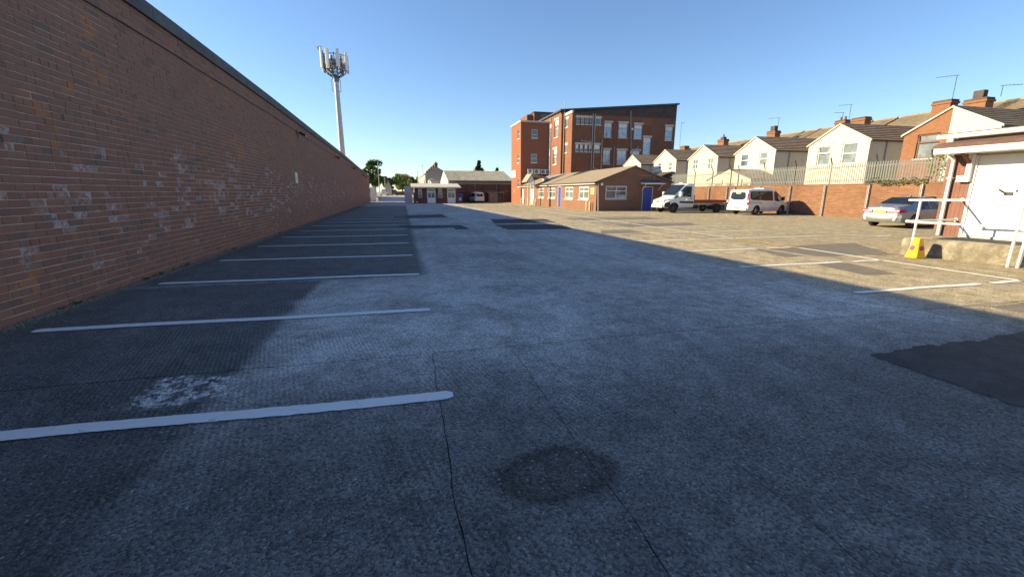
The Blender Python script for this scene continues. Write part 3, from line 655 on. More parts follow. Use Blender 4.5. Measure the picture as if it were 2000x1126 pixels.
# ------------------------------------------------------------------ single storey office
of = thing('office_building', 'single storey brick office with shallow gable roof and blue doors', 'building', (16.1, 34.6, 0))
XA, XB, YA, YB = 16.1, 23.3, 34.6, 59.0; XM = 19.6; EV = 2.4; RG = 3.72
F = FY(YA, 0); L = FX(XA, YB)
fh = [(16.95, 18.95, 1.02, 2.12)]; fd = [(20.48, 21.5, .02, 2.08)]
lw = [(YB - y1, YB - y0, z0, z1) for y0, y1, z0, z1 in ((36.2, 38.5, .95, 2.1), (39.9, 42.1, .95, 2.1), (45.0, 47.3, .95, 2.05), (48.9, 51.0, .95, 2.05))]
ld = [(YB - 44.2, YB - 43.2, .12, 2.2)]; ld2 = [(YB - 54.7, YB - 52.9, .05, 2.0), (YB - 58.8, YB - 57.8, .05, 2.0)]
b = B(); F.panel(b, XA, XB, -.05, EV, fh + fd, .09); L.panel(b, 0, YB - YA, -.05, EV, lw + ld + ld2, .09)
b.poly([(XA, YA, EV), (XB, YA, EV), (XM, YA, RG)]); b.poly([(XB, YA, -.05), (XB, YB, -.05), (XB, YB, EV), (XB, YA, EV)]); b.poly([(XA, YB, -.05), (XB, YB, -.05), (XB, YB, EV), (XM, YB, RG), (XA, YB, EV)])
b.build('wall', MT['office'], of, world=True)
for (xa, za), (xb_, zb), nm in (((XA - .22, EV - .02), (XM, RG + .03), 'roof'), ((XM, RG + .03), (XB + .22, EV - .02), 'roof')):
    B().prism([(xa, YA - .12, za), (xb_, YA - .12, zb), (xb_, YA - .12, zb + .08), (xa, YA - .12, za + .08)], (0, YB - YA + .2, 0)).build(nm, MT['felt'], of, world=True)
B().box(XA - .25, XA - .223, YA - .1, YB, EV - .14, EV + .04).build('fascia', MT['white'], of, world=True)
B().box(XA - .22, XA - .01, YA - .1, YB, EV - .14, EV - .115).build('soffit', MT['white'], of, world=True)
B().box(XA - .34, XA - .252, YA - .12, YB, EV - .04, EV + .05).build('gutter', MT['darkmetal'], of, world=True)
F.window(of, fh[0], (.5,), (.62,), depth=.09, fw=.08, sill='greypipe', vent=(.03, .48, .64, .97))
F.door(of, fd[0], 'blue', .09)
for i, h in enumerate(lw): L.window(of, h, (.5,), (.62,), depth=.09, fw=.12, sill='white', pane='frost', vent=(.03, .97, .64, .97) if i > 1 else None)
L.door(of, ld[0], 'blue', .09, fw=.09); L.door(of, ld2[0], 'whitep', .09); L.door(of, ld2[1], 'whitep', .09)
b = B(); F.prism = None; cy = YA - .75
cn = B().prism([(20.25, YA, 2.46), (20.25, cy, 2.34), (20.25, cy, 2.26), (20.25, YA, 2.26)], (1.95, 0, 0)).build('door_canopy', MT['whitep'], of, world=True)
B().box(20.25, 22.2, YA - .3, YA - .004, 2.47, 2.58).build('canopy_flashing', MT['darkmetal'], cn, world=True)
for x in (20.4, 22.0): B().cyl((x, YA - .02, 1.75), (x, cy + .1, 2.25), .035, n=6).build('canopy_brace', MT['whitep'], cn, world=True)
B().box(16.45, 16.65, YA - .1, YA - .003, 2.15, 2.35).build('alarm_box', MT['whitep'], of, world=True)
L2 = L; b = B(); L2.obox(b, YB - 35.7, YB - 35.0, .003, .03, 1.4, 1.95); b.build('notice_board', MT['noticey'], of, world=True)
pipe(of, [(16.3, YA - .06, 0), (16.2, YA - .06, 2.3)], .04, 'steel'); b = B().tube([(19.9, YA - .02, 3.1), (20.3, YA - .02, 2.98), (20.9, YA - .02, 2.98), (21.5, YA - .02, 3.15), (21.6, YA - .02, 2.6)], .012, 5); b.build('loose_cable', MT['steel'], of, world=True)
# little gabled porch roof over the far doors
po = B().prism([(14.6, 50.5, 2.75), (15.05, 50.5, 3.5), (15.5, 50.5, 2.75)], (0, .08, 0)); po = B().prism([(14.55, 50.4, 2.8), (15.45, 50.4, 2.8), (15.0, 50.4, 3.58)], (0, .1, 0)).build('porch_gable', MT['white'], of, world=True)
B().prism([(14.4, 50.3, 2.75), (15.0, 50.3, 3.62), (15.0, 50.3, 3.72), (14.4, 50.3, 2.83)], (0, 2.2, 0)).prism([(15.0, 50.3, 3.62), (17.0, 50.3, 3.25), (17.0, 50.3, 3.33), (15.0, 50.3, 3.72)], (0, 2.2, 0)).build('porch_roof', MT['tile'], of, world=True)
for x in (14.65, 15.0, 15.4): B().cyl((x, 50.5, 0), (x, 50.5, 2.8), .06, n=8).build('porch_post', MT['white'], of, world=True)
B().prism([(17.2, 50, 3.0), (19.2, 50, 3.5), (19.2, 50, 3.75), (17.2, 50, 3.25)], (0, 3, 0)).build('rooflight', MT['greypipe'], of, world=True)
BOL = [(15.85, 35.3, .05, 'pale yellow bollard nearest the front corner of the brick office'), (15.75, 35.75, -.05, 'pale yellow bollard second from the front corner of the brick office'),
       (15.75, 51.2, .18, 'leaning yellow bollard nearest the camera in the row by the office porch'), (15.7, 52.0, .15, 'leaning yellow bollard second in the row by the office porch'), (15.6, 52.8, .2, 'leaning yellow bollard third in the row by the office porch'),
       (15.55, 53.6, -.1, 'yellow bollard farthest in the row by the office porch'), (15.7, 57.4, .0, 'short yellow bollard at the far end of the office by the red tower')]
for x, y, tl, lab in BOL:
    o = thing('bollard', lab, 'bollard', (x, y, 0), 0, 'yellow bollards along the office'); o.rotation_euler = (0, tl * .6, 0)
    B().cyl((0, 0, -.03), (0, 0, .8), .075, n=12).lathe([(.075, .8), (.06, .84), (.001, .86)], (0, 0, 0), (0, 0, 1), 12).build('post', MT['bollard'], o, smooth=40)
    B().cyl((0, 0, .55), (0, 0, .67), .079, n=12).build('band', MT['whitep'], o, smooth=40)

# ------------------------------------------------------------------ brick wall and palisade fence on the right
XW = 28.0
rw = thing('yard_wall', 'low orange brick wall with steel posts behind the parked vehicles', 'wall', (XW, 25, 0))
B().box(XW, XW + .3, 8.9, 42, -.05, 2.06).build('brickwork', MT['orange'], rw, world=True)
B().box(XW - .02, XW + .32, 8.9, 42, 2.063, 2.13).build('brick_coping', MT['orange'], rw, world=True)
PY = [38.0, 35.45, 33.1, 32.2, 29.45, 26.6, 23.85, 20.95, 18.1, 15.3, 12.5]
hb = B().prism([(-.06, -.05, 0), (.06, -.05, 0), (.06, -.035, 0), (.01, -.035, 0), (.01, .035, 0), (.06, .035, 0), (.06, .05, 0), (-.06, .05, 0), (-.06, .035, 0), (-.01, .035, 0), (-.01, -.035, 0), (-.06, -.035, 0)], (0, 0, 2.05)).mesh('wall_post', MT['steel'])
for y in PY: part('wall_post', hb, rw, (-.075, y - 25, -.02))
fe = thing('palisade_fence', 'grey galvanised palisade fence with cranked posts standing on the orange brick wall', 'fence', (XW + .1, 25, 2.13))
pw = .034; pz0, pz1 = .02, 1.24
pm = B().add([(-.006, -pw, pz0), (.006, 0, pz0), (-.006, pw, pz0), (-.006, -pw, pz1), (.006, 0, pz1), (-.006, pw, pz1), (-.006, -pw*.45, pz1 + .05), (.006, 0, pz1 + .08), (-.006, pw*.45, pz1 + .05)],
             [(0,1,4,3), (1,2,5,4), (3,4,7,6), (4,5,8,7)]).mesh('pale', MT['galv'])
y = 10.0; i = 0
while y < 41.6:
    part('pale', pm, fe, (-.12, y - 25, 0), (random.uniform(-.01, .01), 0, random.uniform(-.06, .06))); y += .147
for z in (.18, 1.02): B().box(-.11, -.075, -15.2, 16.8, z, z + .05).build('rail', MT['galv'], fe)
pp = B().box(-.07, -.01, -.03, .03, -.1, 1.3).prism([(-.07, -.03, 1.3), (-.01, -.03, 1.3), (-.19, -.03, 1.72), (-.23, -.03, 1.70)], (0, .06, 0)).mesh('fence_post', MT['darkmetal'])
for k, y in enumerate(PY):
    part('fence_post', pp, fe, (0, y - 25 - .12, 0))

# ------------------------------------------------------------------ terraced houses beyond
def zig_roof(e0, e1, r1, r0, n, th=.05):
    """stepped tile courses from eave edge e0-e1 up to ridge r0-r1, one continuous skin"""
    e0, e1, r0, r1 = map(Vector, (e0, e1, r0, r1)); nrm = (e1 - e0).cross(r0 - e0).normalized()
    if nrm.z < 0: nrm = -nrm
    b = B(); rows = []
    for i in range(n):
        for k, l in ((i / n, th), ((i + 1) / n, .004)):
            rows.append((e0.lerp(r0, k) + nrm * l, e1.lerp(r1, k) + nrm * l))
    rows = [(e0 - nrm * .06, e1 - nrm * .06)] + rows
    for a, c in rows: b.v += [tuple(a), tuple(c)]
    for i in range(len(rows) - 1): b.f.append((2*i, 2*i+1, 2*i+3, 2*i+2))
    return b
def aerial(parent, x, y, z, h, s=1., ang=0.):
    s *= .8; h *= .9
    b = B().cyl((x, y, z), (x, y, z + h), .02, n=5); c, sn = math.cos(ang), math.sin(ang)
    b.cyl((x - .15*c*s, y - .15*sn*s, z + h), (x + 1.1*c*s, y + 1.1*sn*s, z + h), .015, n=5)
    for q in (.1, .3, .5, .7, .9, 1.05): b.cyl((x + q*c*s + .22*sn*s, y + q*sn*s - .22*c*s, z + h), (x + q*c*s - .22*sn*s, y + q*sn*s + .22*c*s, z + h), .008, n=4)
    return b.build('aerial', MT['darkmetal'], parent, world=True)
def chimney(parent, x, y, z0, z1, dx=.75, dy=1.15, pots=2, cap=True, tall=0.):
    o = B().box(x - dx/2, x + dx/2, y - dy/2, y + dy/2, z0, z1 - .3).build('chimney', MT['chimney'], parent, world=True)
    B().box(x - dx/2 - .07, x + dx/2 + .07, y - dy/2 - .07, y + dy/2 + .07, z1 - .297, z1 - .15).build('oversail', MT['chimney'], o, world=True)
    B().box(x - dx/2 - .02, x + dx/2 + .02, y - dy/2 - .02, y + dy/2 + .02, z1 - .147, z1).build('chimney_cap', MT['cladding'], o, world=True)
    B().box(x - dx/2 - .03, x + dx/2 + .03, y - dy/2 - .03, y + dy/2 + .03, z0 + .1, z0 + .32).build('flashing', MT['greypipe'], o, world=True)
    if tall: B().box(x - .22, x + .22, y - .3, y + .3, z1 + .003, z1 + tall).build('upper_stack', MT['cladding'], o, world=True)
    for k in range(pots): yy_ = y + (k - (pots - 1) / 2) * .42; B().lathe([(.001, 0), (.12, 0), (.10, .3), (.12, .32), (.09, .33), (.001, .2)], (x, yy_, z1 + .003 + tall), (0, 0, 1), 10).build('chimney_pot', MT['chimney'], o, smooth=40, world=True)
    return o
HS = [  # centre, windows (y0,y1,z0,z1,style), label
    (60.9, [(59.4, 60.2, 5.0, 5.6)], 'farthest and smallest cream rear house beside the factory, above the office roof'),
    (52.4, [(53.15, 54.0, 4.6, 5.45), (50.7, 51.5, 4.3, 5.42)], 'second cream rear house from the factory, with a low dark roofed lean-to'),
    (44.8, [(45.6, 46.55, 4.25, 5.42), (43.0, 43.9, 4.1, 5.38)], 'third cream rear house from the factory, behind the flatbed truck'),
    (37.1, [(37.8, 38.9, 4.1, 5.36), (35.4, 36.45, 4.1, 5.38)], 'fourth cream rear house from the factory, behind the white minibus, with white lean-to'),
    (28.55, [(29.05, 30.2, 3.75, 5.3), (26.85, 28.1, 3.75, 5.36)], 'large cream rear house with two chimneys and an open window behind the fence'),
    (21.2, [(21.6, 22.9, 3.8, 5.36)], 'nearest rear house, half orange brick and half cream, above the garage')]
XH, XE, XRG = 34.0, 41.0, 46.0
for k, (yc, wins, lab) in enumerate(HS):
    h = thing('terraced_house', lab, 'house', (XH, yc, 0), 0, 'terraced houses behind the fence')
    hw = 2.55; ev = 5.44 if k > 1 else 5.6; rg = 6.78 if k > 1 else 6.95; S = 4.1; y0, y1 = yc - hw, yc + hw
    L = FX(XH, y1); hl = [(y1 - w1, y1 - w0, z0, z1) for w0, w1, z0, z1 in wins]
    if k == 5:
        b = B(); L.panel(b, 0, hw, -.05, ev, hl, .14); b.poly([(XH, y1, ev), (XH, yc, ev), (XH, yc, rg)]); b.build('brick_front', MT['chimney'], h, world=True)
        b = B(); L.panel(b, hw, 2*hw, -.05, ev); b.poly([(XH, yc, ev), (XH, y0, ev), (XH, yc, rg)])
    else:
        b = B(); L.panel(b, 0, 2*hw, -.05, ev, hl, .14); b.poly([(XH, y1, ev), (XH, y0, ev), (XH, yc, rg)])
    b.poly([(XH, y0, -.05), (XE, y0, -.05), (XE, y0, ev), (XH, y0, ev)]); b.poly([(XH, y1, -.05), (XE, y1, -.05), (XE, y1, ev), (XH, y1, ev)])
    b.build('wing_wall', MT['whiter'] if k in (2,) else MT['cream'], h, world=True)
    for i, (q, ww) in enumerate(zip(hl, wins)):
        if k == 5: L.window(h, q, (), (.66,), .14, .09, frame='brownb', pane='frost', sill='stone', vent=(.05, .95, .68, .96))
        elif k == 4 and i == 0: L.window(h, q, (), (.62,), .14, .08, pane='frost', sill='white', vent=(.05, .95, .64, .96))
        else: L.window(h, q, (.5,) if k in (2,) else (), (.5,), .12, .09, sill='white', pane='frost' if i else 'glass')
    n = 8
    for sgn in (-1, 1):
        ye = yc + sgn * (hw + .15); ze = ev - .08
        zig_roof((XH - .08, ye, ze), (XE + 2.2, ye, ze), (XE + 2.2, yc, rg + .05), (XH - .08, yc, rg + .05), n, .085).build('roof', MT['tile'], h, world=True)
    B().cyl((XH - .08, yc, rg + .06), (XE + 2, yc, rg + .06), .09, n=8).build('ridge_tile', MT['tile'], h, world=True)
    for sgn in (-1, 1):
        B().prism([(XH - .1, yc, rg + .02), (XH - .1, yc + sgn*(hw + .15), ev - .12), (XH - .1, yc + sgn*(hw + .15), ev + .0), (XH - .1, yc, rg + .12)], (.06, 0, 0)).build('verge', MT['cream'] if k != 5 else MT['stone'], h, world=True)
    B().cyl((XH, y0 - .14, ev - .1), (XE, y0 - .14, ev - .1), .06, n=8).build('gutter', MT['darkmetal'], h, world=True)
    pipe(h, [(XH + 1.6, y0 - .06, 0), (XH + 1.6, y0 - .06, ev - .1)], .05, 'greypipe')
    # main range with its stretch of the terrace roof
    m0, m1 = yc - S, yc + S; b = B().poly([(XE, m0, -.05), (XE, m1, -.05), (XE, m1, 6.15), (XE, m0, 6.15)]).poly([(XE, m0, -.05), (51, m0, -.05), (51, m0, 6.15), (XRG, m0, 8.45), (XE, m0, 6.15)]).poly([(XE, m1, -.05), (51, m1, -.05), (51, m1, 6.15), (XRG, m1, 8.45), (XE, m1, 6.15)])
    b.poly([(51, m0, -.05), (51, m1, -.05), (51, m1, 6.15), (51, m0, 6.15)]); b.build('main_wall', MT['chimney'] if k % 2 else MT['cream'], h, world=True)
    zig_roof((XE - .2, m0, 6.06), (XE - .2, m1, 6.06), (XRG, m1, 8.46), (XRG, m0, 8.46), 16, .05).build('main_roof', MT['tile2'], h, world=True)
    zig_roof((51.2, m0, 6.06), (51.2, m1, 6.06), (XRG, m1, 8.46), (XRG, m0, 8.46), 3, .05).build('street_roof', MT['tile2'], h, world=True)
    B().cyl((XRG, m0, 8.48), (XRG, m1, 8.48), .1, n=8).build('main_ridge', MT['felt'], h, world=True)
    B().prism([(XE - .2, m0 + 2.2, 6.16), (XRG, m0 + 2.2, 8.56), (XRG, m0 + 2.2, 8.62), (XE - .2, m0 + 2.2, 6.22)], (0, .14, 0)).build('mortar_verge', MT['felt'], h, world=True)
    if k == 0: chimney(h, 42, 59.8, 6.3, 8.4, pots=0); aerial(h, 41.5, 60.3, 8.4, 3.8, .9, .5); aerial(h, 36, 62.5, 6.5, 1.6, 1.2, 1.4)
    if k == 1: chimney(h, 42, 51.5, 6.6, 8.45, pots=1, tall=.3)
    if k == 2: chimney(h, 42, 43.3, 6.5, 8.45, pots=0, tall=.55); aerial(h, 42.2, 43.0, 8.5, 1.5, 1.2, 2.4)
    if k == 3: chimney(h, 42, 35.1, 6.5, 8.4, .7, 1.0, pots=2); aerial(h, 42.1, 34.6, 8.4, 1.5, 1.1, 2.3); aerial(h, 42.0, 35.2, 8.4, .8, .9, 2.8)
    if k == 4: chimney(h, 40.6, 32.2, 6.2, 8.15, .7, 1.2, pots=0); chimney(h, 41.2, 26.3, 6.2, 8.5, .8, 1.2, pots=0); aerial(h, 41.2, 25.9, 8.5, 1.9, 1.3, 2.2)
    if k == 5: chimney(h, 41.0, 24.1, 6.2, 8.2, .8, 1.3, pots=0, tall=.55); aerial(h, 41.5, 23.2, 8.2, .8, 1.2, -.6)
    if k == 1:
        zig_roof((30.2, 50, 2.9), (30.2, 56, 2.9), (33.9, 56, 4.2), (33.9, 50, 4.2), 8, .05).build('lean_to_roof', MT['cladding'], h, world=True)
        B().box(30.4, 33.95, 50.1, 55.9, -.05, 2.9).build('lean_to_wall', MT['greyr'], h, world=True)
    if k == 3:
        zig_roof((30.4, 33.2, 2.75), (33.9, 33.2, 2.75), (33.9, 36.2, 3.75), (30.4, 36.2, 3.75), 8, .05).build('lean_to_roof', MT['tile'], h, world=True)
        B().prism([(30.5, 33.3, -.05), (30.5, 39, -.05), (30.5, 39, 2.8), (30.5, 36.2, 3.7), (30.5, 33.3, 2.72)], (3.4, 0, 0)).build('lean_to_wall', MT['whiter'], h, world=True)
        zig_roof((30.4, 39.2, 2.75), (33.9, 39.2, 2.75), (33.9, 36.2, 3.75), (30.4, 36.2, 3.75), 8, .05).build('lean_to_roof', MT['tile'], h, world=True)

# ------------------------------------------------------------------ leaf helper, trees, bush and ivy
def leaves(b, c, r, n, size, rng, flat=1.):
    for _ in range(n):
        while True:
            p = Vector((rng.uniform(-1, 1), rng.uniform(-1, 1), rng.uniform(-1, 1)))
            if .25 < p.length < 1: break
        p = p * (p.length ** -.35) if p.length else p
        q = Vector(c) + Vector((p.x * r[0], p.y * r[1], p.z * r[2])) * min(1, 1)
        u = Vector((rng.uniform(-1, 1), rng.uniform(-1, 1), rng.uniform(-1, 1))).normalized(); v = u.orthogonal().normalized(); s = size * rng.uniform(.6, 1.3)
        b.add([q - u*s, q + v*s*.55, q + u*s, q - v*s*.55], [(0, 1, 2, 3)])
def tree(name, label, loc, h, rad, mat, seed, n=26, lv=130, size=.28, trunk=.3, conifer=False, group=None):
    rng = random.Random(seed); o = thing(name, label, 'tree', loc, 0, group)
    b = B(); b.cyl((0, 0, -.2), (.1, .05, h * .45), trunk, trunk * .6, 9); limbs = []
    cl = []
    for i in range(n):
        if conifer:
            z = h * (.12 + .86 * i / n); rr_ = rad * (1 - i / n) * rng.uniform(.5, 1); a = rng.uniform(0, 6.28); cl.append(((math.cos(a)*rr_*.6, math.sin(a)*rr_*.6, z), max(.25, rr_ * .75)))
        else:
            a = rng.uniform(0, 6.28); z = h * rng.uniform(.34, .95); k = math.sin(math.pi * min(1, max(.12, (z / h - .2) / .85))) ; d = rad * k * rng.uniform(.2, .95)
            cl.append(((math.cos(a)*d, math.sin(a)*d, z), rad * rng.uniform(.2, .42)))
            if i < 9: b.cyl((.05, .03, h * rng.uniform(.25, .45)), (math.cos(a)*d*.9, math.sin(a)*d*.9, z), trunk * .35, trunk * .08, 6)
    if conifer: b.cyl((.1, .05, h*.45), (0, 0, h * .97), trunk * .6, .02, 7)
    b.build('trunk', MT['bark'], o, smooth=40)
    c = B()
    for p, r_ in cl: leaves(c, p, (r_, r_, r_ * (.75 if not conifer else .6)), lv, size, rng)
    me = bpy.data.meshes.new('crown'); me.from_pydata(c.v, [], c.f); me.materials.append(MT[mat]); part('crown', me, o)
    return o
def plant(name, label, cat, loc, blobs, mat, seed, n=90, size=.07):
    rng = random.Random(seed); o = thing(name, label, cat, loc); c = B(); st = B()
    for p, r_ in blobs:
        leaves(c, p, r_, n, size, rng); st.cyl((p[0]*.6, p[1]*.6, 0), (p[0], p[1], p[2]), .015, .006, 5)
    me = bpy.data.meshes.new('foliage'); me.from_pydata(c.v, [], c.f); me.materials.append(MT[mat]); part('foliage', me, o)
    st.build('stem', MT['bark'], o).__setitem__('kind', 'stuff')
    return o
plant('bush', 'yellow green bush behind the palisade fence beside the garage roof', 'bush', (31.0, 18.6, 0), [((0, 0, 3.9), (.9, .9, .9)), ((.3, -.8, 4.2), (.6, .6, .7)), ((0, .8, 3.4), (.7, .7, .8)), ((-.3, -1.3, 3.6), (.7, .6, .8)), ((0, 0, 2.6), (1.2, 1.2, 1.3))], 'leafb', 5, 240, .11)
plant('ivy', 'green ivy growing along the top of the orange brick wall under the fence', 'plant', (XW - .1, 19.6, 2.1), [((random.uniform(-.05, .12), -1.6 + .33 * i, random.uniform(.02, .22)), (.14, .3, .18)) for i in range(10)], 'ivy', 9, 46, .06)

# ------------------------------------------------------------------ garage on its concrete platform
pl = thing('loading_platform', 'low stained concrete platform in front of the white garage door', 'platform', (12.6, 6, 0))
def rough_block(x0, x1, y0, y1, z1, name, mat, parent):
    b = B(); ny = 26; 
    sk = lambda y: x0 + (y1 - y) * .16
    ring = lambda y: [(sk(y) + mnoise.noise((y*3, 1, 0))*.02, y, -.02), (sk(y) + .015 + mnoise.noise((y*3, 5, 0))*.02, y, z1 - .05), (sk(y) + .06 + mnoise.noise((y*4, 8, 0))*.025, y, z1), (x1, y, z1), (x1, y, -.02)]
    for i in range(ny + 1): b.v += ring(y0 + (y1 - y0) * i / ny)
    for i in range(ny):
        for j in range(4): a = 5*i + j; b.f.append((a, a+1, a+6, a+5))
    b.f += [(4, 3, 2, 1, 0), tuple(5*ny + i for i in range(5))]
    return b.build(name, mat, parent, smooth=50, world=True)
rough_block(12.66, 18.5, 2.0, 8.42, .43, 'platform_block', MT['concrete'], pl)
B().prism([(13.2, 8.1, .433), (14.32, 8.1, .433), (14.32, 2.2, .433), (14.0, 2.2, .433)], (0, 0, .007)).build('tarmac_skin', MT['patch'], pl, world=True)
ga = thing('garage', 'garage with wide white up and over door, brown boarding and flat canopy', 'garage', (14.3, 8.8, .43))
GX = 14.35
L = FX(GX, 8.8)
b = B().box(GX, 19.5, 2.0, 8.8, .43, 2.98); b.build('wall', MT['cream'], ga, world=True)
for i in range(6): B().box(GX - .03, GX - .002, 8.8 - .098 * (i + 1) + .004, 8.8 - .098 * i, .435, 2.55).build('board', MT['brownb'], ga, world=True)
b = B(); L.obox(b, .60, .66, .002, .06, .435, 2.52); b.build('door_frame', MT['whitep'], ga, world=True)
dr = B(); L.obox(dr, .665, 5.2, .004, .03, .46, 2.5); dr = dr.build('garage_door', MT['whitep'], ga, world=True)
b = B(); L.obox(b, 1.36, 1.366, .0305, .033, .46, 1.42); b.build('panel_joint', MT['greypipe'], dr, world=True)
b = B(); L.obox(b, .66, 5.2, .031, .06, .44, .50); b.build('weather_bar', MT['greypipe'], dr, world=True)
b = B(); L.obox(b, 1.30, 1.46, .0305, .05, 1.52, 1.60); b.cyl(L.p(1.34, .05, 1.56), L.p(1.20, .07, 1.66), .02, n=6); b.build('handle', MT['black'], dr, world=True)
b = B(); L.obox(b, 1.5, 1.53, .0305, .05, 1.60, 1.66); b.build('lock', MT['darkmetal'], dr, world=True)
cp = B().prism([(GX - .75, 0, 2.56), (GX - .75, 0, 2.70), (GX - .68, 0, 2.76), (GX, 0, 2.90), (GX, 0, 2.56)], (0, 8.72, 0)).build('canopy', MT['whitep'], ga, world=True)
B().prism([(GX - .77, 0, 2.705), (GX - .69, 0, 2.775), (GX - .003, 0, 2.905), (GX - .003, 0, 2.93), (GX - .70, 0, 2.80), (GX - .77, 0, 2.74)], (0, 8.75, 0)).build('canopy_felt', MT['cfelt'], cp, world=True)
B().prism([(GX - .14, 0, 2.99), (GX + 5.5, 0, 3.32), (GX + 5.5, 0, 3.42), (GX - .14, 0, 3.12)], (0, 8.95, 0)).build('roof', MT['coping'], ga, world=True)
B().box(GX - .1, GX - .003, 0, 8.9, 2.90 + .12, 3.0 + .03).build('fascia', MT['whitep'], ga, world=True)
gt = B().cyl((GX - .17, 0, 3.03), (GX - .17, 9.0, 3.03), .065, n=10).build('gutter', MT['whitep'], ga, smooth=40, world=True)
B().cyl((GX - .17, 9.0, 3.03), (GX - .17, 9.04, 3.03), .075, n=10).build('gutter_end', MT['whitep'], gt, world=True)
pipe(ga, [(GX - .17, 8.72, 3.0), (GX - .17, 8.72, 2.55), (GX - .1, 8.63, 2.45), (GX - .1, 8.63, .45)], .045, 'whitep')
for z in (.75, 1.35, 1.95): B().box(GX - .16, GX - .032, 8.575, 8.685, z, z + .03).build('pipe_clip', MT['whitep'], ga, world=True)
b = B().box(GX - .16, GX - .032, 8.2, 8.3, 1.86, 2.55).box(GX - .16, GX - .032, 8.3, 8.46, 1.86, 2.02); b.build('canopy_bracket', MT['whitep'], ga, world=True).__setitem__('kind', 'stuff')
B().prism([(GX - .03, 8.22, 2.2), (GX - .5, 8.22, 2.56), (GX - .42, 8.22, 2.56), (GX - .03, 8.22, 2.28)], (0, .07, 0)).build('canopy_strut', MT['brownb'], ga, world=True)
# handrail
hr = thing('handrail', 'white tubular handrail around the concrete platform by the garage', 'railing', (12.6, 8.2, .2))
rt = .026
def rail_(pts, name, r=rt): return B().tube(pts, r, 10).build(name, MT['whitep'], hr, smooth=50, world=True)
P1 = (12.60, 8.14)
rail_([(P1[0], P1[1], .18), (P1[0], P1[1], 1.40)], 'post')
rail_([(12.76, 6.34, -.02), (12.72, 6.31, 1.30)], 'post'); rail_([(12.80, 6.20, -.02), (12.76, 6.16, 1.24)], 'post')
rail_([(12.60, 8.40, 1.40), (12.67, 6.72, 1.42), (12.69, 6.55, 1.41), (12.72, 6.28, 1.30), (12.80, 5.6, 1.02)], 'top_rail')
rail_([(12.60, 8.38, .86), (12.72, 6.36, .86), (12.8, 5.6, .6)], 'lower_rail')
rail_([(12.60, 8.33, 1.40), (GX - .05, 8.30, 1.40)], 'return_rail'); rail_([(12.60, 8.36, .88), (GX - .05, 8.34, .88)], 'return_rail')
for z, y in ((1.40, 8.30), (.88, 8.34)): B().cyl((GX - .045, y, z), (GX - .032, y, z), .05, n=12).build('wall_flange', MT['whitep'], hr, world=True)
# no-waiting cone
cn = thing('parking_cone', 'yellow no waiting cone with round red and blue signs beside the platform', 'cone', (12.36, 7.86, .009), R(33 + 45))
sec = lambda a, z: [(a*math.cos(R(45 + 90*i)) * 1.0, a*math.sin(R(45 + 90*i)), z) for i in range(4)]
def stack(levels):
    b = B(); n = 8
    for a, z, c in levels:
        for i in range(4):
            t0 = R(45 + 90*i); p = Vector((math.cos(t0), math.sin(t0))) * a * 1.414; q0 = Vector((math.cos(t0 - R(90)), math.sin(t0 - R(90)))) * a * 1.414; q1 = Vector((math.cos(t0 + R(90)), math.sin(t0 + R(90)))) * a * 1.414
            for q in (q0, q1): s = p.lerp(q, c); b.v.append((s.x, s.y, z))
    for l in range(len(levels) - 1):
        for i in range(n): b.f.append((l*n + i, l*n + (i+1) % n, (l+1)*n + (i+1) % n, (l+1)*n + i))
    b.f += [tuple(range(n))[::-1], tuple((len(levels)-1)*n + i for i in range(n))]
    return b
stack([(.155, 0, .12), (.155, .03, .12), (.145, .045, .14), (.14, .10, .15), (.08, .47, .2), (.07, .485, .25)]).build('cone_body', MT['yellow'], cn)
for a in range(4):
    ang = R(90 * a); tilt = math.atan2(.06, .37); zc = .24; rad = .14 - (zc - .10) * .06 / .37 + .004
    nrm = Vector((math.cos(ang)*math.cos(tilt), math.sin(ang)*math.cos(tilt), math.sin(tilt))); c = Vector((math.cos(ang)*rad, math.sin(ang)*rad, zc)); u = Vector((-math.sin(ang), math.cos(ang), 0)); v = nrm.cross(u)
    rg_ = B().cyl(c, c + nrm*.003, .062, n=24).build('sign_ring', MT['redp'], cn); B().cyl(c + nrm*.0032, c + nrm*.0045, .046, n=24).build('sign_disc', MT['bluep'], rg_)
    d1 = (u + v).normalized(); d2 = (u - v).normalized(); k = c + nrm*.0048
    B().prism([k + d1*.047 + d2*.008, k + d1*.047 - d2*.008, k - d1*.047 - d2*.008, k - d1*.047 + d2*.008], nrm*.0012).build('sign_bar', MT['redp'], rg_)

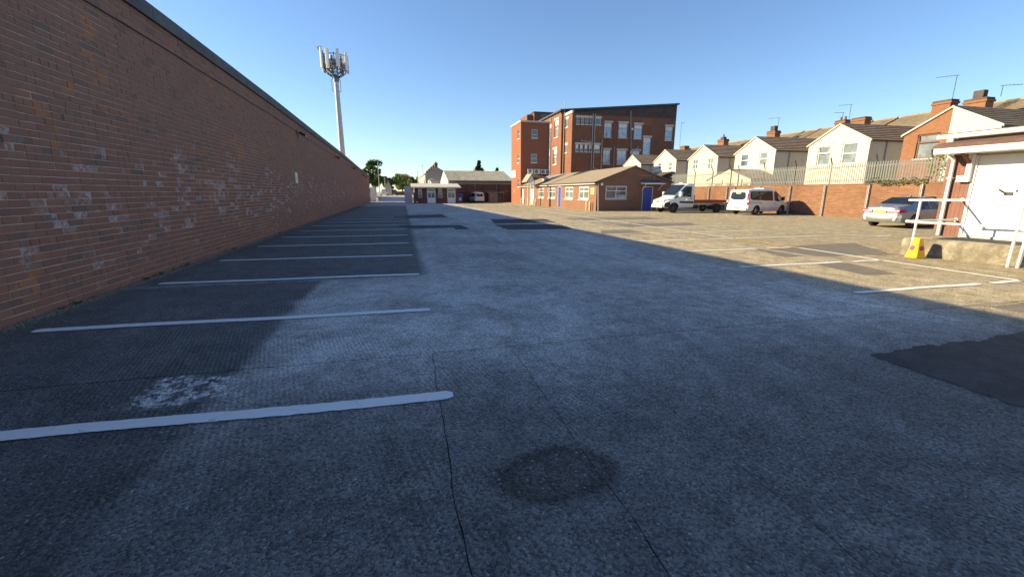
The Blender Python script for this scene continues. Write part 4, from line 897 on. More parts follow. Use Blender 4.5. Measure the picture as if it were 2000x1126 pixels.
# ------------------------------------------------------------------ vehicles
class Body:
    """lofted shell; rings = [xb, xt, w, zb, zbelt, wr, zr]; x forward, origin on the ground at the rear"""
    def __init__(s, rings): s.r = rings
    def ring(s, q):
        xb, xt, w, zb, zl, wr, zr = q; xm = xb + (xt - xb) * (zl - zb) / max(.01, zr - zb); xs_ = xb + (xt - xb) * .9
        half = [(xb, 0, zb), (xb, w * .93, zb), (xb, w, zb + .14), (xm, w + .012, (zb + zl) / 2), (xm, w, zl), (xs_, wr, zr - .09), (xt, wr - .05, zr - .025), (xt, wr - .16, zr), (xt, 0, zr + .018)]
        return half + [(x, -y, z) for x, y, z in half[-2:0:-1]]
    def mesh(s, name, mat, arches=(), ar=.36, wy=.25):
        b = B(); n = len(s.ring(s.r[0]))
        for q in s.r: b.v += s.ring(q)
        for i in range(len(s.r) - 1):
            for j in range(n): b.f.append((i*n + j, i*n + (j+1) % n, (i+1)*n + (j+1) % n, (i+1)*n + j))
        b.f += [tuple(range(n))[::-1], tuple((len(s.r)-1)*n + i for i in range(n))]
        me = b.mesh(name, MT[mat])
        if arches:
            ob = bpy.data.objects.new('tmp', me); COL.objects.link(ob); cut = B()
            for x in arches:
                for sg_ in (-1, 1): wm = max(q[2] for q in s.r); cut.cyl((x, sg_ * (wm - wy), ar * .93), (x, sg_ * (wm + .2), ar * .93), ar, n=28)
            cm = cut.mesh('cut', MT['black']); co = bpy.data.objects.new('cut', cm); COL.objects.link(co)
            md = ob.modifiers.new('b', 'BOOLEAN'); md.object = co; md.operation = 'DIFFERENCE'; md.solver = 'EXACT'; md.use_self = False; md.material_mode = 'TRANSFER'
            dg = bpy.context.evaluated_depsgraph_get(); me = bpy.data.meshes.new_from_object(ob.evaluated_get(dg)); me.name = name
            bpy.data.objects.remove(ob); bpy.data.objects.remove(co)
        me.polygons.foreach_set('use_smooth', [True] * len(me.polygons)); me.set_sharp_from_angle(angle=R(32)); return me
    def at(s, x):
        for a, c in zip(s.r[:-1], s.r[1:]):
            if a[0] <= x <= c[0]: k = (x - a[0]) / max(1e-6, c[0] - a[0]); return [p + (q - p) * k for p, q in zip(a, c)]
        return s.r[0] if x < s.r[0][0] else s.r[-1]
    def side(s, x, z):
        q = s.at(x); w, zb, zl, wr, zr = q[2:]
        if z <= zl: return w + .012 * (1 - abs((z - (zb+zl)/2) / max(.01, (zl-zb)/2)))
        return w + (wr - w) * (z - zl) / max(.01, zr - .09 - zl)
    def on_side(s, pts, sg_, off=.008, th=.004):
        """thin panel following the flank; pts (x,z)"""
        bm = bmesh.new(); f = bm.faces.new([bm.verts.new((x, 0, z)) for x, z in pts]); bmesh.ops.triangulate(bm, faces=[f])
        bmesh.ops.subdivide_edges(bm, edges=[e for e in bm.edges if e.calc_length() > .25], cuts=3, use_grid_fill=True); bmesh.ops.triangulate(bm, faces=bm.faces)
        for v in bm.verts: v.co.y = sg_ * (s.side(v.co.x, v.co.z) + off)
        bm.verts.index_update(); b = B(); b.add([tuple(v.co) for v in bm.verts], [tuple(v.index for v in f.verts) for f in bm.faces]); bm.free(); return b
def wheel(parent, x, y, r, wd, sg_, spokes=5, rim='alloy'):
    b = B().lathe([(r*.62, 0), (r*.66, wd*.04), (r*.95, wd*.02), (r, wd*.12), (r, wd*.88), (r*.95, wd), (r*.6, wd)], (x, y, r), (0, sg_, 0), 28); b = b.build('wheel', MT['rubber'], parent, smooth=40)
    g = B().lathe([(r*.64, wd*.02), (r*.66, wd*.86), (r*.6, wd*.9), (r*.57, wd*.8), (r*.56, wd*.5), (.001, wd*.5)], (x, y, r), (0, sg_, 0), 28).build('rim', MT['darkmetal' if rim == 'alloy' else rim], b, smooth=40)
    yo = y + sg_ * wd * .78
    sp = B().cyl((x, yo - sg_*.03, r), (x, yo + sg_*.012, r), r*.16, n=12)
    for k in range(spokes):
        a = 2*math.pi*k/spokes + .3; c, s_ = math.cos(a), math.sin(a); t = r*.085
        sp.prism([(x + c*r*.1 - s_*t, yo, r + s_*r*.1 + c*t), (x + c*r*.1 + s_*t, yo, r + s_*r*.1 - c*t), (x + c*r*.6 + s_*t*1.5, yo, r + s_*r*.6 - c*t*1.5), (x + c*r*.6 - s_*t*1.5, yo, r + s_*r*.6 + c*t*1.5)], (0, -sg_*.03, 0))
    o = sp.build('spokes', MT[rim], b, smooth=40); o['kind'] = 'stuff'
def plate_marks(parent, f, n=7):
    for k in range(n): f(k).build('plate_mark', MT['mark'], parent)
def minibus(name, label, loc, rz, sc, paint='vanwhite', win=True, grp=None, group=None):
    o = thing(name, label, 'van', loc, rz, grp, sc)
    bd = Body([(0, .10, .84, .40, 1.02, .74, 1.80), (.05, .15, .93, .34, 1.03, .80, 1.87), (.5, .55, .96, .30, 1.04, .84, 1.92), (1.6, 1.6, .97, .27, 1.04, .85, 1.95), (2.9, 2.8, .97, .27, 1.02, .84, 1.94), (3.35, 3.1, .96, .27, 1.01, .82, 1.90),
               (3.9, 3.82, .96, .27, .99, .80, 1.42), (4.22, 4.2, .95, .27, .96, .76, 1.14), (4.7, 4.66, .91, .28, .84, .70, 1.0), (4.92, 4.88, .78, .32, .68, .58, .86), (4.98, 4.97, .60, .36, .6, .45, .76)])
    bm_ = part('body', bd.mesh('body', paint, (1.02, 3.98), .39), o)
    for sg_ in (-1, 1):
        for x in (1.02, 3.98): wheel(o, x, sg_ * .74, .335, .2, sg_)
        w1 = bd.on_side([(.32, 1.22), (.28, 1.36), (.32, 1.72), (.40, 1.78), (2.72, 1.80), (2.78, 1.74), (2.82, 1.10), (2.74, 1.07), (1.5, 1.11), (.5, 1.14)], sg_).build('side_window', MT['cardgl'], o)
        w2 = bd.on_side([(2.98, 1.12), (2.95, 1.74), (3.2, 1.74), (3.5, 1.5), (3.86, 1.16), (3.9, 1.06), (3.4, 1.02), (3.08, 1.06)], sg_, .006).build('door_window', MT['cardgl'], o)
        bd.on_side([(.05, .92), (.62, .92), (1.4, .90), (1.4, .93), (.62, .95), (.05, .95)], sg_, .005).build('door_track', MT['darkmetal'], o)
        bd.on_side([(1.35, .88), (1.5, .88), (1.5, .94), (1.35, .94)], sg_, .012).build('door_handle', MT['black'], o)
        bd.on_side([(3.02, .82), (3.16, .82), (3.16, .87), (3.02, .87)], sg_, .012).build('door_handle', MT['black'], o)
        for xs_ in (1.55, 2.88): bd.on_side([(xs_, .34), (xs_ + .012, .34), (xs_ + .012, 1.03), (xs_, 1.03)], sg_, .004).build('door_seam', MT['greypipe'], o)
        bd.on_side([(1.45, .50), (3.5, .50), (3.5, .515), (1.45, .515)], sg_, .004).build('rub_strip', MT['greypipe'], o)
        y_ = sg_ * .93; B().prism([(-.0, y_ - sg_*.09, .78), (.10, y_ + sg_*.035, .78), (.16, y_ + sg_*.0, 1.25), (.14, y_ - sg_*.10, 1.6), (.06, y_ - sg_*.17, 1.6), (.02, y_ - sg_*.1, 1.1)], (0, sg_*.012, 0)).build('tail_lamp', MT['redlamp'], o)
        B().prism([(-.004, y_ - sg_*.10, .95), (.03, y_ + sg_*.035, .95), (.05, y_ + sg_*.03, 1.12), (.0, y_ - sg_*.1, 1.12)], (-.012, sg_*.012, 0)).build('reverse_lamp', MT['clearlamp'], o)
        mr = B().prism([(3.72, sg_*.98, 1.08), (3.72, sg_*1.18, 1.08), (3.72, sg_*1.18, 1.38), (3.72, sg_*1.0, 1.34)], (.14, 0, 0)).build('wing_mirror', MT['black'], o)
        B().prism([(4.62, sg_*.80, .78), (4.9, sg_*.70, .74), (4.80, sg_*.70, .96), (4.5, sg_*.84, .96)], (0, sg_*.10, .01)).build('headlamp', MT['clearlamp'], o)
    f = lambda y, z: (-.012 + .1 * max(0, (z - 1.02)) / .78, y, z)
    b = B().prism([f(y, z) for y, z in ((-.58, 1.22), (-.66, 1.34), (-.62, 1.66), (-.54, 1.72), (.54, 1.72), (.62, 1.66), (.66, 1.34), (.58, 1.22), (.36, 1.16), (-.36, 1.16))], (.02, 0, 0)); rwn = b.build('rear_window', MT['cardgl'], o)
    B().prism([f(y, z) for y, z in ((-.2, 1.60), (.2, 1.60), (.2, 1.70), (-.2, 1.70))], (-.004, 0, 0)).build('sticker', MT['limep'], rwn)
    B().box(-.05, .12, -.86, .86, .37, .56).build('bumper', MT[paint], o)
    pt = B().box(-.062, -.051, -.34, .18, .62 - .12, .73 - .12).build('number_plate', MT['plate'], o)
    plate_marks(pt, lambda k: B().box(-.066, -.0625, -.30 + k*.065, -.265 + k*.065, .525, .585))
    B().lathe([(.001, 0), (.06, 0), (.05, .012), (.001, .012)], (-.008, 0, .98), (-1, 0, 0), 16).build('badge', MT['greypipe'], o)
    B().box(2.3, 3.0, -.4, .4, 1.93, 2.02).build('roof_sign', MT['whitep'], o)
    ws = B().add([(3.18, -.74, 1.84), (3.18, .74, 1.84), (4.16, .78, 1.18), (4.16, -.78, 1.18)], [(0, 1, 2, 3)]); ws.v = [(x + .03, y, z + .03) for x, y, z in ws.v]; ws.build('windscreen', MT['cardgl'], o)
    B().box(4.93, 5.0, -.45, .45, .45, .66).build('grille', MT['black'], o)
    return o
minibus('minibus', 'white minibus taxi with dark side windows parked facing the orange wall', (23.3, 26.5, 0), R(8), .93).scale = (.87, .95, .93)

# flatbed truck, cab to the left
def truck():
    o = thing('flatbed_truck', 'white flatbed truck with an empty red load bed beside the blue office door', 'truck', (26.2, 30.85, 0), R(180), 1.0)
    bd = Body([(3.95, 3.95, .95, .45, 1.12, .88, 2.15), (4.02, 4.0, .96, .40, 1.12, .90, 2.24), (4.6, 4.45, .97, .40, 1.12, .90, 2.26), (4.95, 4.72, .97, .40, 1.10, .86, 2.2), (5.35, 5.32, .97, .40, 1.08, .84, 1.66), (5.72, 5.7, .96, .40, 1.05, .80, 1.28), (6.2, 6.16, .93, .40, .92, .76, 1.12), (6.48, 6.4, .84, .42, .78, .66, .98), (6.56, 6.52, .72, .46, .66, .56, .84)])
    part('cab', bd.mesh('cab', 'vanwhite', (5.7,), .42), o)
    for sg_ in (-1, 1):
        wheel(o, 5.7, sg_ * .76, .35, .2, sg_, 6, 'darkmetal'); wheel(o, 1.75, sg_ * .80, .35, .18, sg_, 6, 'darkmetal')
        bd.on_side([(4.22, 1.24), (4.2, 1.98), (4.3, 2.02), (4.72, 2.02), (5.06, 1.7), (5.3, 1.38), (5.3, 1.26), (4.9, 1.24)], sg_, .008).build('door_window', MT['cardgl'], o)
        bd.on_side([(3.98, .74), (4.02, .90), (5.25, .92), (5.25, .76)], sg_, .02).build('side_strip', MT['black'], o)
        bd.on_side([(4.12, 1.10), (4.3, 1.10), (4.3, 1.14), (4.12, 1.14)], sg_, .015).build('door_handle', MT['black'], o)
        bd.on_side([(4.06, .5), (4.075, .5), (4.09, 1.2), (4.075, 1.2)], sg_, .004).build('door_seam', MT['greypipe'], o)
        bd.on_side([(6.05, .42), (6.05, .85), (6.44, .80), (6.5, .55), (6.4, .44)], sg_, .012).build('bumper_corner', MT['black'], o)
        bd.on_side([(5.36, 1.22), (5.36, 1.36), (5.66, 1.22), (5.66, 1.12)], sg_, .006).build('quarter_glass', MT['cardgl'], o)
        mr = B().prism([(5.2, sg_*1.0, 1.28), (5.2, sg_*1.24, 1.28), (5.2, sg_*1.26, 1.62), (5.2, sg_*1.04, 1.62)], (.16, 0, 0)).build('wing_mirror', MT['vanwhite'], o)
        B().prism([(6.2, sg_*.72, .88), (6.5, sg_*.60, .82), (6.46, sg_*.58, 1.0), (6.1, sg_*.76, 1.1)], (0.02, sg_*.12, .0)).build('headlamp', MT['clearlamp'], o)
        B().box(.2, 4.0, sg_*.36 - .05, sg_*.36 + .05, .58, .74).build('chassis_rail', MT['steel'], o)
        B().box(.35, 3.95, sg_*.93 - .03, sg_*.93 + .03, .82, .98).build('bed_side', MT['bedred'], o)
        B().box(2.2, 3.8, sg_*.8 - .03, sg_*.8 + .03, .62, .72).build('side_guard', MT['steel'], o)
    for i in range(9): x = .35 + i*.4; B().box(x, x + .385, -.9, .9, .93, .965).build('bed_plank', MT['bedred'], o)
    for i in range(7): x = .6 + i*.5; B().box(x, x + .06, -.88, .88, .78, .928).build('bed_bearer', MT['bedred'], o)
    B().tube([(3.85, -.85, .97), (3.85, -.85, 1.35), (3.85, .85, 1.35), (3.85, .85, .97)], .025, 8).build('headboard_rail', MT['black'], o)
    B().box(3.0, 3.7, -.3, .3, .3, .56).build('fuel_tank', MT['black'], o); B().cyl((1.75, -.75, .35), (1.75, .75, .35), .07, n=10).build('axle', MT['darkmetal'], o); B().lathe([(.001, -.14), (.14, -.1), (.14, .1), (.001, .14)], (1.75, 0, .35), (0, 1, 0), 14).build('differential', MT['darkmetal'], o); B().cyl((1.8, 0, .4), (4.3, 0, .5), .045, n=8).build('drive_shaft', MT['darkmetal'], o)
    ws = B().add([(4.78, -.8, 2.14), (4.78, .8, 2.14), (5.66, .8, 1.34), (5.66, -.8, 1.34)], [(0, 1, 2, 3)]); ws.v = [(x + .03, y, z + .035) for x, y, z in ws.v]; ws.build('windscreen', MT['cardgl'], o)
    B().prism([(6.50, -.46, .74), (6.50, .46, .74), (6.44, .5, .96), (6.44, -.5, .96)], (.05, 0, 0)).build('grille', MT['greypipe'], o)
    B().lathe([(.001, 0), (.09, 0), (.085, .02), (.001, .02)], (6.53, 0, .86), (1, 0, 0), 18).build('badge', MT['alloy'], o)
    B().box(6.50, 6.62, -.74, .74, .42, .62).build('bumper', MT['vanwhite'], o); B().box(6.621, 6.63, -.26, .26, .45, .56).build('number_plate', MT['notice'], o)
    B().box(4.2, 4.6, -.2, .2, 2.27, 2.34).build('beacon_base', MT['vanwhite'], o)
truck()

def saloon(name, label, loc, rz, paint, sc=1., group=None, detail=True):
    o = thing(name, label, 'car', loc, rz, group, sc)
    bd = Body([(0, .06, .70, .36, .68, .60, .92), (.10, .14, .82, .28, .72, .68, .985), (.45, .48, .88, .24, .76, .72, 1.02), (.80, .86, .90, .22, .78, .70, 1.06), (1.55, 1.62, .91, .21, .80, .62, 1.38), (2.1, 2.1, .915, .20, .81, .62, 1.44), (2.7, 2.62, .915, .20, .80, .62, 1.42), (3.25, 3.25, .91, .20, .79, .66, 1.12), (3.65, 3.65, .90, .21, .77, .72, .94), (4.35, 4.33, .87, .22, .70, .70, .84), (4.68, 4.66, .74, .26, .6, .56, .72), (4.76, 4.75, .58, .3, .52, .4, .64)])
    part('body', bd.mesh('body', paint, (.98, 3.75), .35), o)
    for sg_ in (-1, 1):
        for x in (.98, 3.75): wheel(o, x, sg_ * .70, .315, .19, sg_)
        bd.on_side([(1.42, .86), (1.5, 1.0), (1.72, 1.26), (2.02, 1.30), (2.02, .86)], sg_, .006).build('rear_side_window', MT['cardgl'], o)
        bd.on_side([(2.09, .86), (2.09, 1.30), (2.55, 1.28), (2.85, 1.12), (3.12, .93), (3.12, .86)], sg_, .006).build('front_side_window', MT['cardgl'], o)
        bd.on_side([(1.2, .805), (3.2, .805), (3.2, .825), (1.2, .825)], sg_, .01).build('chrome_strip', MT['alloy'], o)
        bd.on_side([(1.3, .66), (1.5, .66), (1.5, .70), (1.3, .70)], sg_, .015).build('door_handle', MT['alloy'], o)
        bd.on_side([(1.35, .40), (3.1, .40), (3.1, .42), (1.35, .42)], sg_, .006).build('sill_strip', MT['greypipe'], o)
        bd.on_side([(.04, .70), (.10, .86), (.42, .88), (.52, .80), (.40, .72)], sg_, .008).build('tail_lamp_side', MT['redlamp'], o)
        tl = B().prism([(-.012, sg_*.32, .70), (.03, sg_*.78, .72), (.05, sg_*.78, .88), (.006, sg_*.36, .84)], (.03, 0, 0)).build('tail_lamp', MT['redlamp'], o)
        B().prism([(-.02, sg_*.34, .76), (.022, sg_*.76, .78), (.026, sg_*.76, .82), (-.016, sg_*.35, .80)], (.01, 0, 0)).build('lamp_band', MT['clearlamp'], tl)
        B().prism([(3.0, sg_*.92, .86), (3.0, sg_*1.06, .88), (3.0, sg_*1.06, 1.0), (3.0, sg_*.94, 1.0)], (.1, 0, 0)).build('wing_mirror', MT[paint], o)
        B().prism([(4.45, sg_*.62, .56), (4.66, sg_*.56, .56), (4.6, sg_*.56, .7), (4.3, sg_*.7, .76)], (0.02, sg_*.12, 0)).build('headlamp', MT['clearlamp'], o)
    rw_ = B().add([(.92, -.66, 1.085), (.92, .66, 1.085), (1.58, .56, 1.375), (1.58, -.56, 1.375)], [(0, 1, 2, 3)]); rw_.v = [(x - .015, y, z + .028) for x, y, z in rw_.v]; rw_ = rw_.build('rear_window', MT['cardgl'], o)
    ws = B().add([(2.70, -.56, 1.40), (2.70, .56, 1.40), (3.58, .66, .97), (3.58, -.66, .97)], [(0, 1, 2, 3)]); ws.v = [(x + .015, y, z + .035) for x, y, z in ws.v]; ws.build('windscreen', MT['cardgl'], o)
    B().prism([(-.03, -.62, .36), (.1, -.80, .36), (.1, -.80, .60), (-.02, -.62, .62), (-.02, .62, .62), (.1, .80, .60), (.1, .80, .36), (-.03, .62, .36)][:4] + [(-.02, -.62, .62)][:0], (0, 0, 0.001)) if False else None
    bp = B(); n = 9; sec_ = []
    for i in range(n):
        y = -.86 + 1.72 * i / (n - 1); x = -.05 + .16 * abs(y / .86) ** 3; sec_.append((x, y))
    for z, dx in ((.26, .05), (.32, .0), (.50, -.01), (.60, .02)): bp.v += [(x + dx, y, z) for x, y in sec_]
    for l in range(3):
        for i in range(n - 1): bp.f.append((l*n + i, l*n + i + 1, (l+1)*n + i + 1, (l+1)*n + i))
    bp.build('bumper', MT[paint], o, smooth=50)
    pt = B().box(-.03, -.016, -.27, .27, .70, .81).build('number_plate', MT['plate'], o)
    plate_marks(pt, lambda k: B().box(-.034, -.0305, -.22 + k*.065, -.185 + k*.065, .725, .785))
    if detail:
        for y in (-.32, .32): B().box(1.28, 1.42, y - .14, y + .14, .98, 1.2).build('head_rest', MT['steel'], o)
        B().prism([(1.9, -.02, 1.45), (2.05, -.02, 1.45), (1.92, -.02, 1.52)], (0, .04, 0)).build('roof_aerial', MT['black'], o)
        B().lathe([(.001, 0), (.045, 0), (.04, .012), (.001, .012)], (.03, 0, .90), (-1, 0, .2), 16).build('badge', MT['alloy'], o)
    return o
saloon('saloon_car', 'silver saloon car with red tail lamps parked facing the orange wall', (21.3, 15.3, 0), R(4), 'silver', .97)

# ------------------------------------------------------------------ hut, shed and the things by them
hu = thing('brick_hut', 'low brick hut with cream sloping roof and two pairs of white doors', 'building', (1.75, 64, 0))
F = FY(64.0, 0); L = FX(1.75, 71.0)
hw_ = [(2.25, 2.78, .82, 2.1), (5.1, 5.66, .82, 2.1)]; hd_ = [(3.48, 4.68, .02, 2.1), (6.36, 7.56, .02, 2.1)]
b = B(); F.panel(b, 1.75, 8.0, -.05, 2.22, hw_ + hd_, .08); L.panel(b, 0, 7, -.05, 2.22); b.poly([(8, 64, -.05), (8, 71, -.05), (8, 71, 2.22), (8, 64, 2.22)]); b.build('wall', MT['hutb'], hu, world=True)
for h in hw_: F.window(hu, h, (), (.36, .7), .08, .06)
for h in hd_:
    F.door(hu, h, 'whitep', .08, panels=((.12, .47, .38, .74, 'glass'), (.53, .88, .38, .74, 'glass'), (.1, .9, .80, .94, 'glass'), (.12, .46, .05, .33, 'whitep'), (.54, .88, .05, .33, 'whitep')))
B().prism([(1.35, 63.45, 2.2), (1.35, 63.45, 2.32), (1.35, 67.4, 2.86), (1.35, 71.3, 2.6), (1.35, 71.3, 2.45), (1.35, 67.4, 2.74)], (6.95, 0, 0)).build('roof', MT['stone'], hu, world=True)
B().box(1.3, 8.35, 63.4, 63.447, 2.16, 2.31).build('fascia', MT['white'], hu, world=True)
gtw = thing('side_gate', 'pale corrugated grey gate panel just left of the brick hut', 'gate', (1.3, 74, 0)); 
for i in range(4): B().box(-.9 + i*.3, -.61 + i*.3, 0, .05 + .02 * (i % 2), 0, 2.55).build('sheet', MT['steel'], gtw)
sh_ = thing('long_shed', 'long brick shed with grey corrugated roof and brick piers behind the brick hut', 'building', (7.2, 70, 0))
F = FY(70, 0); b = B().box(7.2, 17.6, 70, 84, -.05, 2.82); b.build('wall', MT['hutb'], sh_, world=True)
B().box(7.2, 17.6, 69.99, 70.1, 2.823, 3.4).build('fascia_band', MT['greyr'], sh_, world=True)
for x in (8.2, 10.3, 12.9, 15.5, 17.3): B().box(x - .16, x + .16, 69.85, 69.997, -.05, 2.8).build('pier', MT['hutb'], sh_, world=True)
for k, (za, zb, ya, yb) in enumerate(((3.36, 4.3, 69.7, 73.4), (4.26, 5.2, 73.3, 77.0))):        # corrugated sheets, two rows
    nx = 13
    for i in range(nx):
        x0 = 7.1 + i * (17.7 - 7.1) / nx; x1 = 7.1 + (i + 1) * (17.7 - 7.1) / nx + .04; b = B(); m_ = 18
        for j in range(m_ + 1):
            x = x0 + (x1 - x0) * j / m_; dz = .035 * math.sin(j * math.pi * 2 / 3) + .012 * (i % 2); b.v += [(x, ya, za + dz), (x, yb, zb + dz)]
        for j in range(m_): b.f.append((2*j, 2*j+2, 2*j+3, 2*j+1))
        b.build('roof_sheet', MT['asbestos'], sh_, world=True)
B().poly([(7.1, 77, 5.2), (17.7, 77, 5.2), (17.7, 84.3, 3.36), (7.1, 84.3, 3.36)]).build('rear_roof', MT['asbestos'], sh_, world=True)
B().prism([(7.12, 69.8, 2.83), (7.12, 69.8, 3.36), (7.12, 77, 5.12), (7.12, 84.2, 3.36), (7.12, 84.2, 2.83)], (.2, 0, 0)).build('gable', MT['cream'], sh_, world=True)
B().box(7.2, 17.6, 69.62, 69.72, 3.22, 3.34).build('gutter', MT['darkmetal'], sh_, world=True)
pipe(sh_, [(7.3, 69.9, 1.75), (17.5, 69.9, 1.75)], .03, 'greypipe', 'conduit')
for x in (9.0, 11.4, 15.0): pipe(sh_, [(x, 69.85, 2.0), (x, 69.85, 3.2)], .035)
lt = thing('timber_porch', 'timber lean-to shelter with plywood doors against the long shed', 'shelter', (13.3, 69.9, 0))
B().box(0, 2.75, -1.1, -.08, 1.5, 1.6).build('roof', MT['greypipe'], lt)
for x in (.1, 2.5): B().box(x, x + .12, -1.05, -.93, 0, 1.5).build('post', MT['wood'], lt)
for x in (.3, .95): B().box(x, x + .62, -.98, -.93, .03, 1.45).build('plywood_door', MT['ply'], lt)
B().box(.24, 2.48, -.14, -.09, .02, 1.48).build('back_board', MT['wood'], lt)
bn = thing('blue_bin', 'tall blue container standing between the brick hut and the small white van', 'bin', (8.15, 66.0, 0))
B().box(0, .75, 0, .8, .08, 1.25).build('body', MT['bluebin'], bn); B().prism([(-.03, -.05, 1.253), (-.03, .85, 1.253), (-.03, .8, 1.4), (-.03, .1, 1.36)], (.81, 0, 0)).build('lid', MT['bluebin'], bn); B().box(.12, .5, -.012, -.001, .35, .8).build('label', MT['notice'], bn)
for x in (.1, .6): B().cyl((x, .1, .07), (x + .06, .1, .07), .07, n=10).build('castor', MT['black'], bn)
mv = minibus('small_van', 'small white panel van seen from behind in the shade of the long shed', (11.5, 66.2, 0), R(96), .80)
tc = thing('traffic_cone', 'tiny orange and white traffic cone by the left corner of the brick hut', 'cone', (2.0, 62.9, 0))
B().box(-.15, .15, -.15, .15, 0, .04).build('base', MT['redp'], tc); B().lathe([(.11, .04), (.03, .45), (.001, .46)], (0, 0, 0), (0, 0, 1), 14).build('cone_body', MT['redp'], tc, smooth=40); B().lathe([(.088, .18), (.062, .30)], (0, 0, 0), (0, 0, 1), 14).build('white_band', MT['whitep'], tc, smooth=40)

# ------------------------------------------------------------------ telecoms mast behind the wall
PM = MT['steel']
ms = thing('phone_mast', 'tall grey mobile phone mast with a crown of white antenna panels behind the brick wall', 'mast', (-6.45, 55, 0))
B().cyl((0, 0, -.05), (0, 0, 14.0), .38, .23, 20).build('pole', PM, ms, smooth=40)
B().cyl((0, 0, 13.6), (0, 0, 14.25), .3, .3, 18).build('head_collar', MT['galv'], ms, smooth=40)
for z, r_ in ((14.4, .9), (15.2, 1.2), (16.2, 1.2)):
    pts = [(r_*math.cos(2*math.pi*i/12), r_*math.sin(2*math.pi*i/12), z) for i in range(13)]; B().tube(pts, .04, 6).build('ring', MT['darkmetal'], ms)
rg_ = random.Random(4)
for i in range(8):
    a = 2*math.pi*i/8 + .35; c, s_ = math.cos(a), math.sin(a)
    B().tube([(c*.3, s_*.3, 14.0), (c*.9, s_*.9, 14.4), (c*1.2, s_*1.2, 14.9), (c*1.2, s_*1.2, 16.6)], .045, 6).build('outrigger', MT['darkmetal'], ms)
    B().cyl((c*.1, s_*.1, 14.3), (c*1.4, s_*1.4, 15.2), .03, n=5).build('brace', MT['darkmetal'], ms)
    zb_ = 14.65 + rg_.uniform(-.1, .25); ht = rg_.uniform(1.75, 2.1); u = Vector((-s_, c, 0)); n_ = Vector((c, s_, 0)); p = n_ * 1.3
    q = [p + u*.18, p + u*.2 + n_*.1, p + u*.13 + n_*.17, p - u*.13 + n_*.17, p - u*.2 + n_*.1, p - u*.18]
    B().prism([(v.x, v.y, zb_) for v in q], (0, 0, ht)).build('antenna_panel', MT['whitep'], ms)
    a2 = a + .5; c2, s2 = math.cos(a2), math.sin(a2); q = Vector((c2*.8, s2*.8, 14.75 + rg_.uniform(0, .5)))
    B().box(q.x - .16, q.x + .16, q.y - .16, q.y + .16, q.z, q.z + .55).build('radio_unit', MT['greypipe'], ms)
    B().cyl((c2*1.05, s2*1.05, 14.4), (c2*1.05, s2*1.05, 16.2 + rg_.uniform(-.5, .3)), .035, n=6).build('support_tube', MT['darkmetal'], ms)
    B().tube([(c2*.2, s2*.2, 14.1), (c2*.8, s2*.8, 14.5), (q.x, q.y, q.z + .2), (c*1.4, s_*1.4, zb_)], .025, 5).build('feeder_cable', MT['black'], ms)
for x in (-.45, .45): B().tube([(x * .6, -.2, 13.9), (x, -.3, 13.7), (x, -.3, 12.6), (x*.6, -.2, 12.5)], .03, 6).build('cable_hoop', MT['galv'], ms)
B().cyl((-1.6, 0, 16.95), (-1.3, -.1, 16.95), .22, n=16).build('dish', MT['steel'], ms, smooth=40); B().cyl((-1.2, 0, 16.3), (-1.3, 0, 16.95), .03, n=6).build('dish_arm', MT['darkmetal'], ms)

# ------------------------------------------------------------------ the lane and what stands beyond
tree('leafy_tree', 'tall dark green tree rising behind the far end of the brick wall', (-6.6, 118, .7), 8.6, 3.1, 'leafa', 11, 34, 130, .3, .28)
tree('leafy_tree', 'lower leaning green tree right of the lamp column at the lane end', (-3.3, 124, .7), 5.6, 2.0, 'leafa', 12, 22, 110, .26, .2)
tree('leafy_tree', 'broad bright green tree in the middle of the lane end', (.2, 138, .7), 6.4, 3.0, 'leafb', 13, 34, 130, .3, .28)
tree('leafy_tree', 'small dark tree at the right edge of the bright green one', (3.6, 150, .7), 5.8, 2.2, 'leafa', 14, 22, 100, .3, .22)
tree('leafy_bush_tree', 'yellowish tree showing just over the last stretch of brick wall', (-7.6, 92, .2), 4.6, 2.0, 'leafb', 15, 20, 110, .25, .16)
tree('conifer', 'small pointed conifer peeking over the grey shed roof', (17.0, 98, .5), 8.0, 3.8, 'leafc', 16, 80, 110, .24, .2, True)
tree('conifer', 'low dark conifer top beside the red tower above the shed roof', (21.5, 100, .5), 6.6, 2.6, 'leafc', 17, 50, 80, .2, .15, True)
lp = thing('street_light', 'slender grey lamp column at the far end of the lane', 'lamp post', (-5.1, 108, .75))
B().cyl((0, 0, 0), (0, 0, 7.6), .09, .05, 10).build('column', MT['steel'], lp, smooth=40); B().box(-.12, .3, -.12, .12, 7.6, 7.75).build('lantern', MT['darkmetal'], lp); B().cyl((0, 0, 0), (0, 0, 1.1), .12, n=10).build('base', MT['steel'], lp)
for x, y, hgt, lab in ((4.2, 118, 6.2, 'thin pole standing left of the far cream terrace'), (5.3, 112, 7.4, 'taller thin pole just before the far cream terrace'), (-3.9, 112, 4.6, 'short grey pole beside the white gable at the lane end')):
    up = thing('utility_pole', lab, 'pole', (x, y, .77), 0, 'poles at the end of the lane'); B().cyl((0, 0, 0), (0, 0, hgt), .07, .045, 8).build('shaft', MT['steel'], up, smooth=40); B().box(-.2, .2, -.04, .04, hgt - .25, hgt - .18).build('cross_arm', MT['wood'], up)
gp = thing('lane_gate', 'grey metal gate leaf folded back at the end of the brick wall', 'gate', (-5.4, 80, .1)); 
B().box(0, .06, 0, .08, 0, 2.6).build('gate_post', MT['darkmetal'], gp)
for i in range(6): B().box(.08 + i*.17, .08 + i*.17 + .16, .02, .05, .05, 2.35).build('gate_board', MT['steel'], gp)
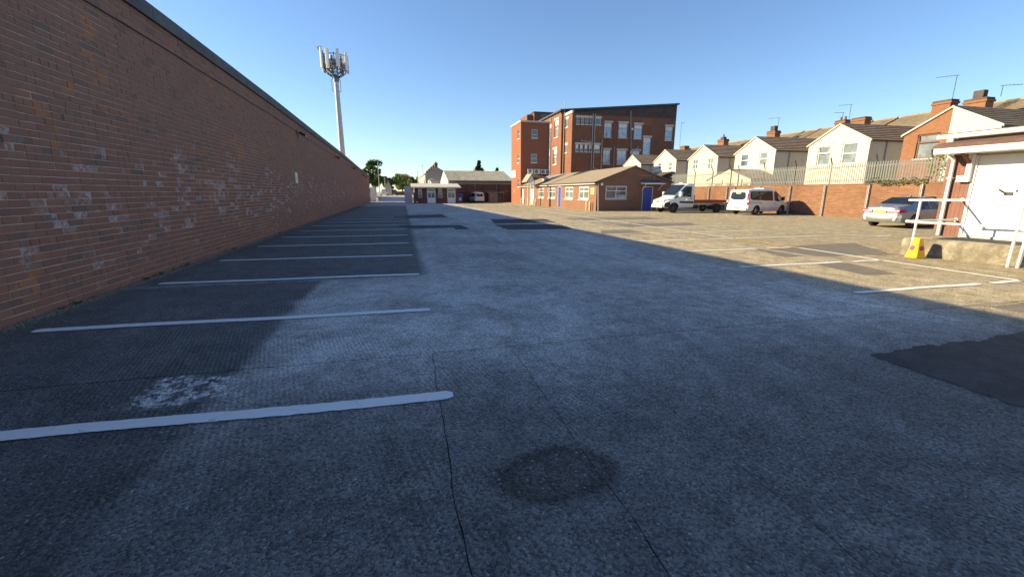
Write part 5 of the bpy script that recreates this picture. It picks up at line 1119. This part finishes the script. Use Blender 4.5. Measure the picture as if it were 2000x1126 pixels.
bp_ = thing('low_bollard', 'stubby pale bollard at the foot of the grey lane gate', 'bollard', (-4.15, 79.4, .05)); B().cyl((0, 0, 0), (0, 0, .55), .16, n=12).build('post', MT['stone'], bp_, smooth=40); B().lathe([(.16, .55), (.1, .62), (.001, .64)], (0, 0, 0), (0, 0, 1), 12).build('cap', MT['stone'], bp_, smooth=40)
saloon('parked_car', 'white car parked with its back to us at the end of the lane', (-4.3, 113, .79), R(90), 'vanwhite', 1.0, 'cars at the end of the lane', False)
saloon('parked_car', 'dark car parked just right of the white one at the end of the lane', (-1.9, 122, .79), R(95), 'darkcar', 1.0, 'cars at the end of the lane', False)
saloon('parked_car', 'silver car partly hidden behind the hut gate at the lane end', (2.1, 116, .79), R(80), 'silver', 1.0, 'cars at the end of the lane', False)
def simple_house(name, label, x0, x1, y0, y1, zb, ev, rg, wallm, roofm, gable_x=True, chim=(), wins=(), sidem=None):
    h = thing(name, label, 'house', (x0, y0, zb)); xm = (x0 + x1) / 2
    B().poly([(x0, y0, zb), (x1, y0, zb), (x1, y0, ev), (xm, y0, rg), (x0, y0, ev)]).build('gable_wall', MT[sidem or wallm], h, world=True)
    L = FX(x0, y1); b = B(); hl = [(y1 - w1, y1 - w0, z0, z1) for w0, w1, z0, z1 in wins]; L.panel(b, 0, y1 - y0, zb, ev, hl, .12); b.poly([(x1, y0, zb), (x1, y1, zb), (x1, y1, ev), (x1, y0, ev)]); b.poly([(x0, y1, zb), (x1, y1, zb), (x1, y1, ev), (xm, y1, rg), (x0, y1, ev)]); b.build('wall', MT[wallm], h, world=True)
    for q in hl: L.window(h, q, (.5,), (.5,), .12, .07)
    zig_roof((x0 - .2, y0 - .1, ev - .05), (x0 - .2, y1, ev - .05), (xm, y1, rg + .04), (xm, y0 - .1, rg + .04), 12, .04).build('roof', MT[roofm], h, world=True)
    zig_roof((x1 + .2, y0 - .1, ev - .05), (x1 + .2, y1, ev - .05), (xm, y1, rg + .04), (xm, y0 - .1, rg + .04), 12, .04).build('roof', MT[roofm], h, world=True)
    for y, z in chim: chimney(h, xm, y, rg - .5, z, .7, 1.2, pots=3)
    return h
th_ = simple_house('far_terrace', 'far cream terrace with grey side wall and a row of chimneys beyond the hut', 5.7, 11.3, 110, 165, .7, 5.9, 7.6, 'cream', 'tile', chim=((111.2, 8.6), (119, 8.4), (128, 8.4), (138, 8.4), (150, 8.4)), wins=[(112 + 4.2*i, 113.3 + 4.2*i, 3.6, 5.2) for i in range(10)], sidem='greyr')
B().prism([(10.2, 106, .7), (10.2, 109.9, .7), (10.2, 109.9, 6.0), (10.2, 106, 4.6)], (1.2, 0, 0)).build('rear_wing', MT['cream'], th_, world=True)
simple_house('far_cottage', 'pale gabled house with white side wall at the lane end below the trees', -4.3, -2.6, 121, 133, .7, 2.6, 4.9, 'whiter', 'tile')
simple_house('far_house', 'low grey brown house half hidden by the bright green tree', 3.4, 8.6, 172, 190, .7, 4.6, 6.4, 'greyr', 'tile2', chim=((174, 7.2),))
simple_house('roadside_house', 'dark roofed house with a chimney just showing over the brick wall', -15.2, -9.4, 84, 100, .3, 5.4, 7.1, 'chimney', 'tile', chim=((86, 8.3),))
ow = thing('outhouse', 'low flat roofed white outhouse behind the brick hut roof', 'building', (5.4, 84, .1)); B().box(0, 5.5, 0, 5, 0, 3.5).build('wall', MT['cream'], ow); B().box(-.15, 5.6, -.15, 5.1, 3.503, 3.66).build('roof', MT['greypipe'], ow); B().prism([(-.6, 4, 0), (1.0, 4, 0), (1.0, 4, 4.0), (.4, 4, 4.2), (-.2, 4, 3.8)], (0, 2, 0)).build('end_wall', MT['cream'], ow)
lw_ = thing('lane_wall', 'low brown garden wall across the far end of the lane', 'wall', (-2.0, 135, .75)); B().box(0, 4.2, 0, .25, 0, 1.0).build('brickwork', MT['hutb'], lw_); B().box(-.05, 4.25, -.04, .29, 1.003, 1.07).build('coping', MT['stone'], lw_)
# pale road across the end of the lane
rd = structure(B().add([(-14, 101, .722), (30, 101, .722), (30, 108, .776), (-14, 108, .776)], [(0, 1, 2, 3)]).build('road', MT['pale']))
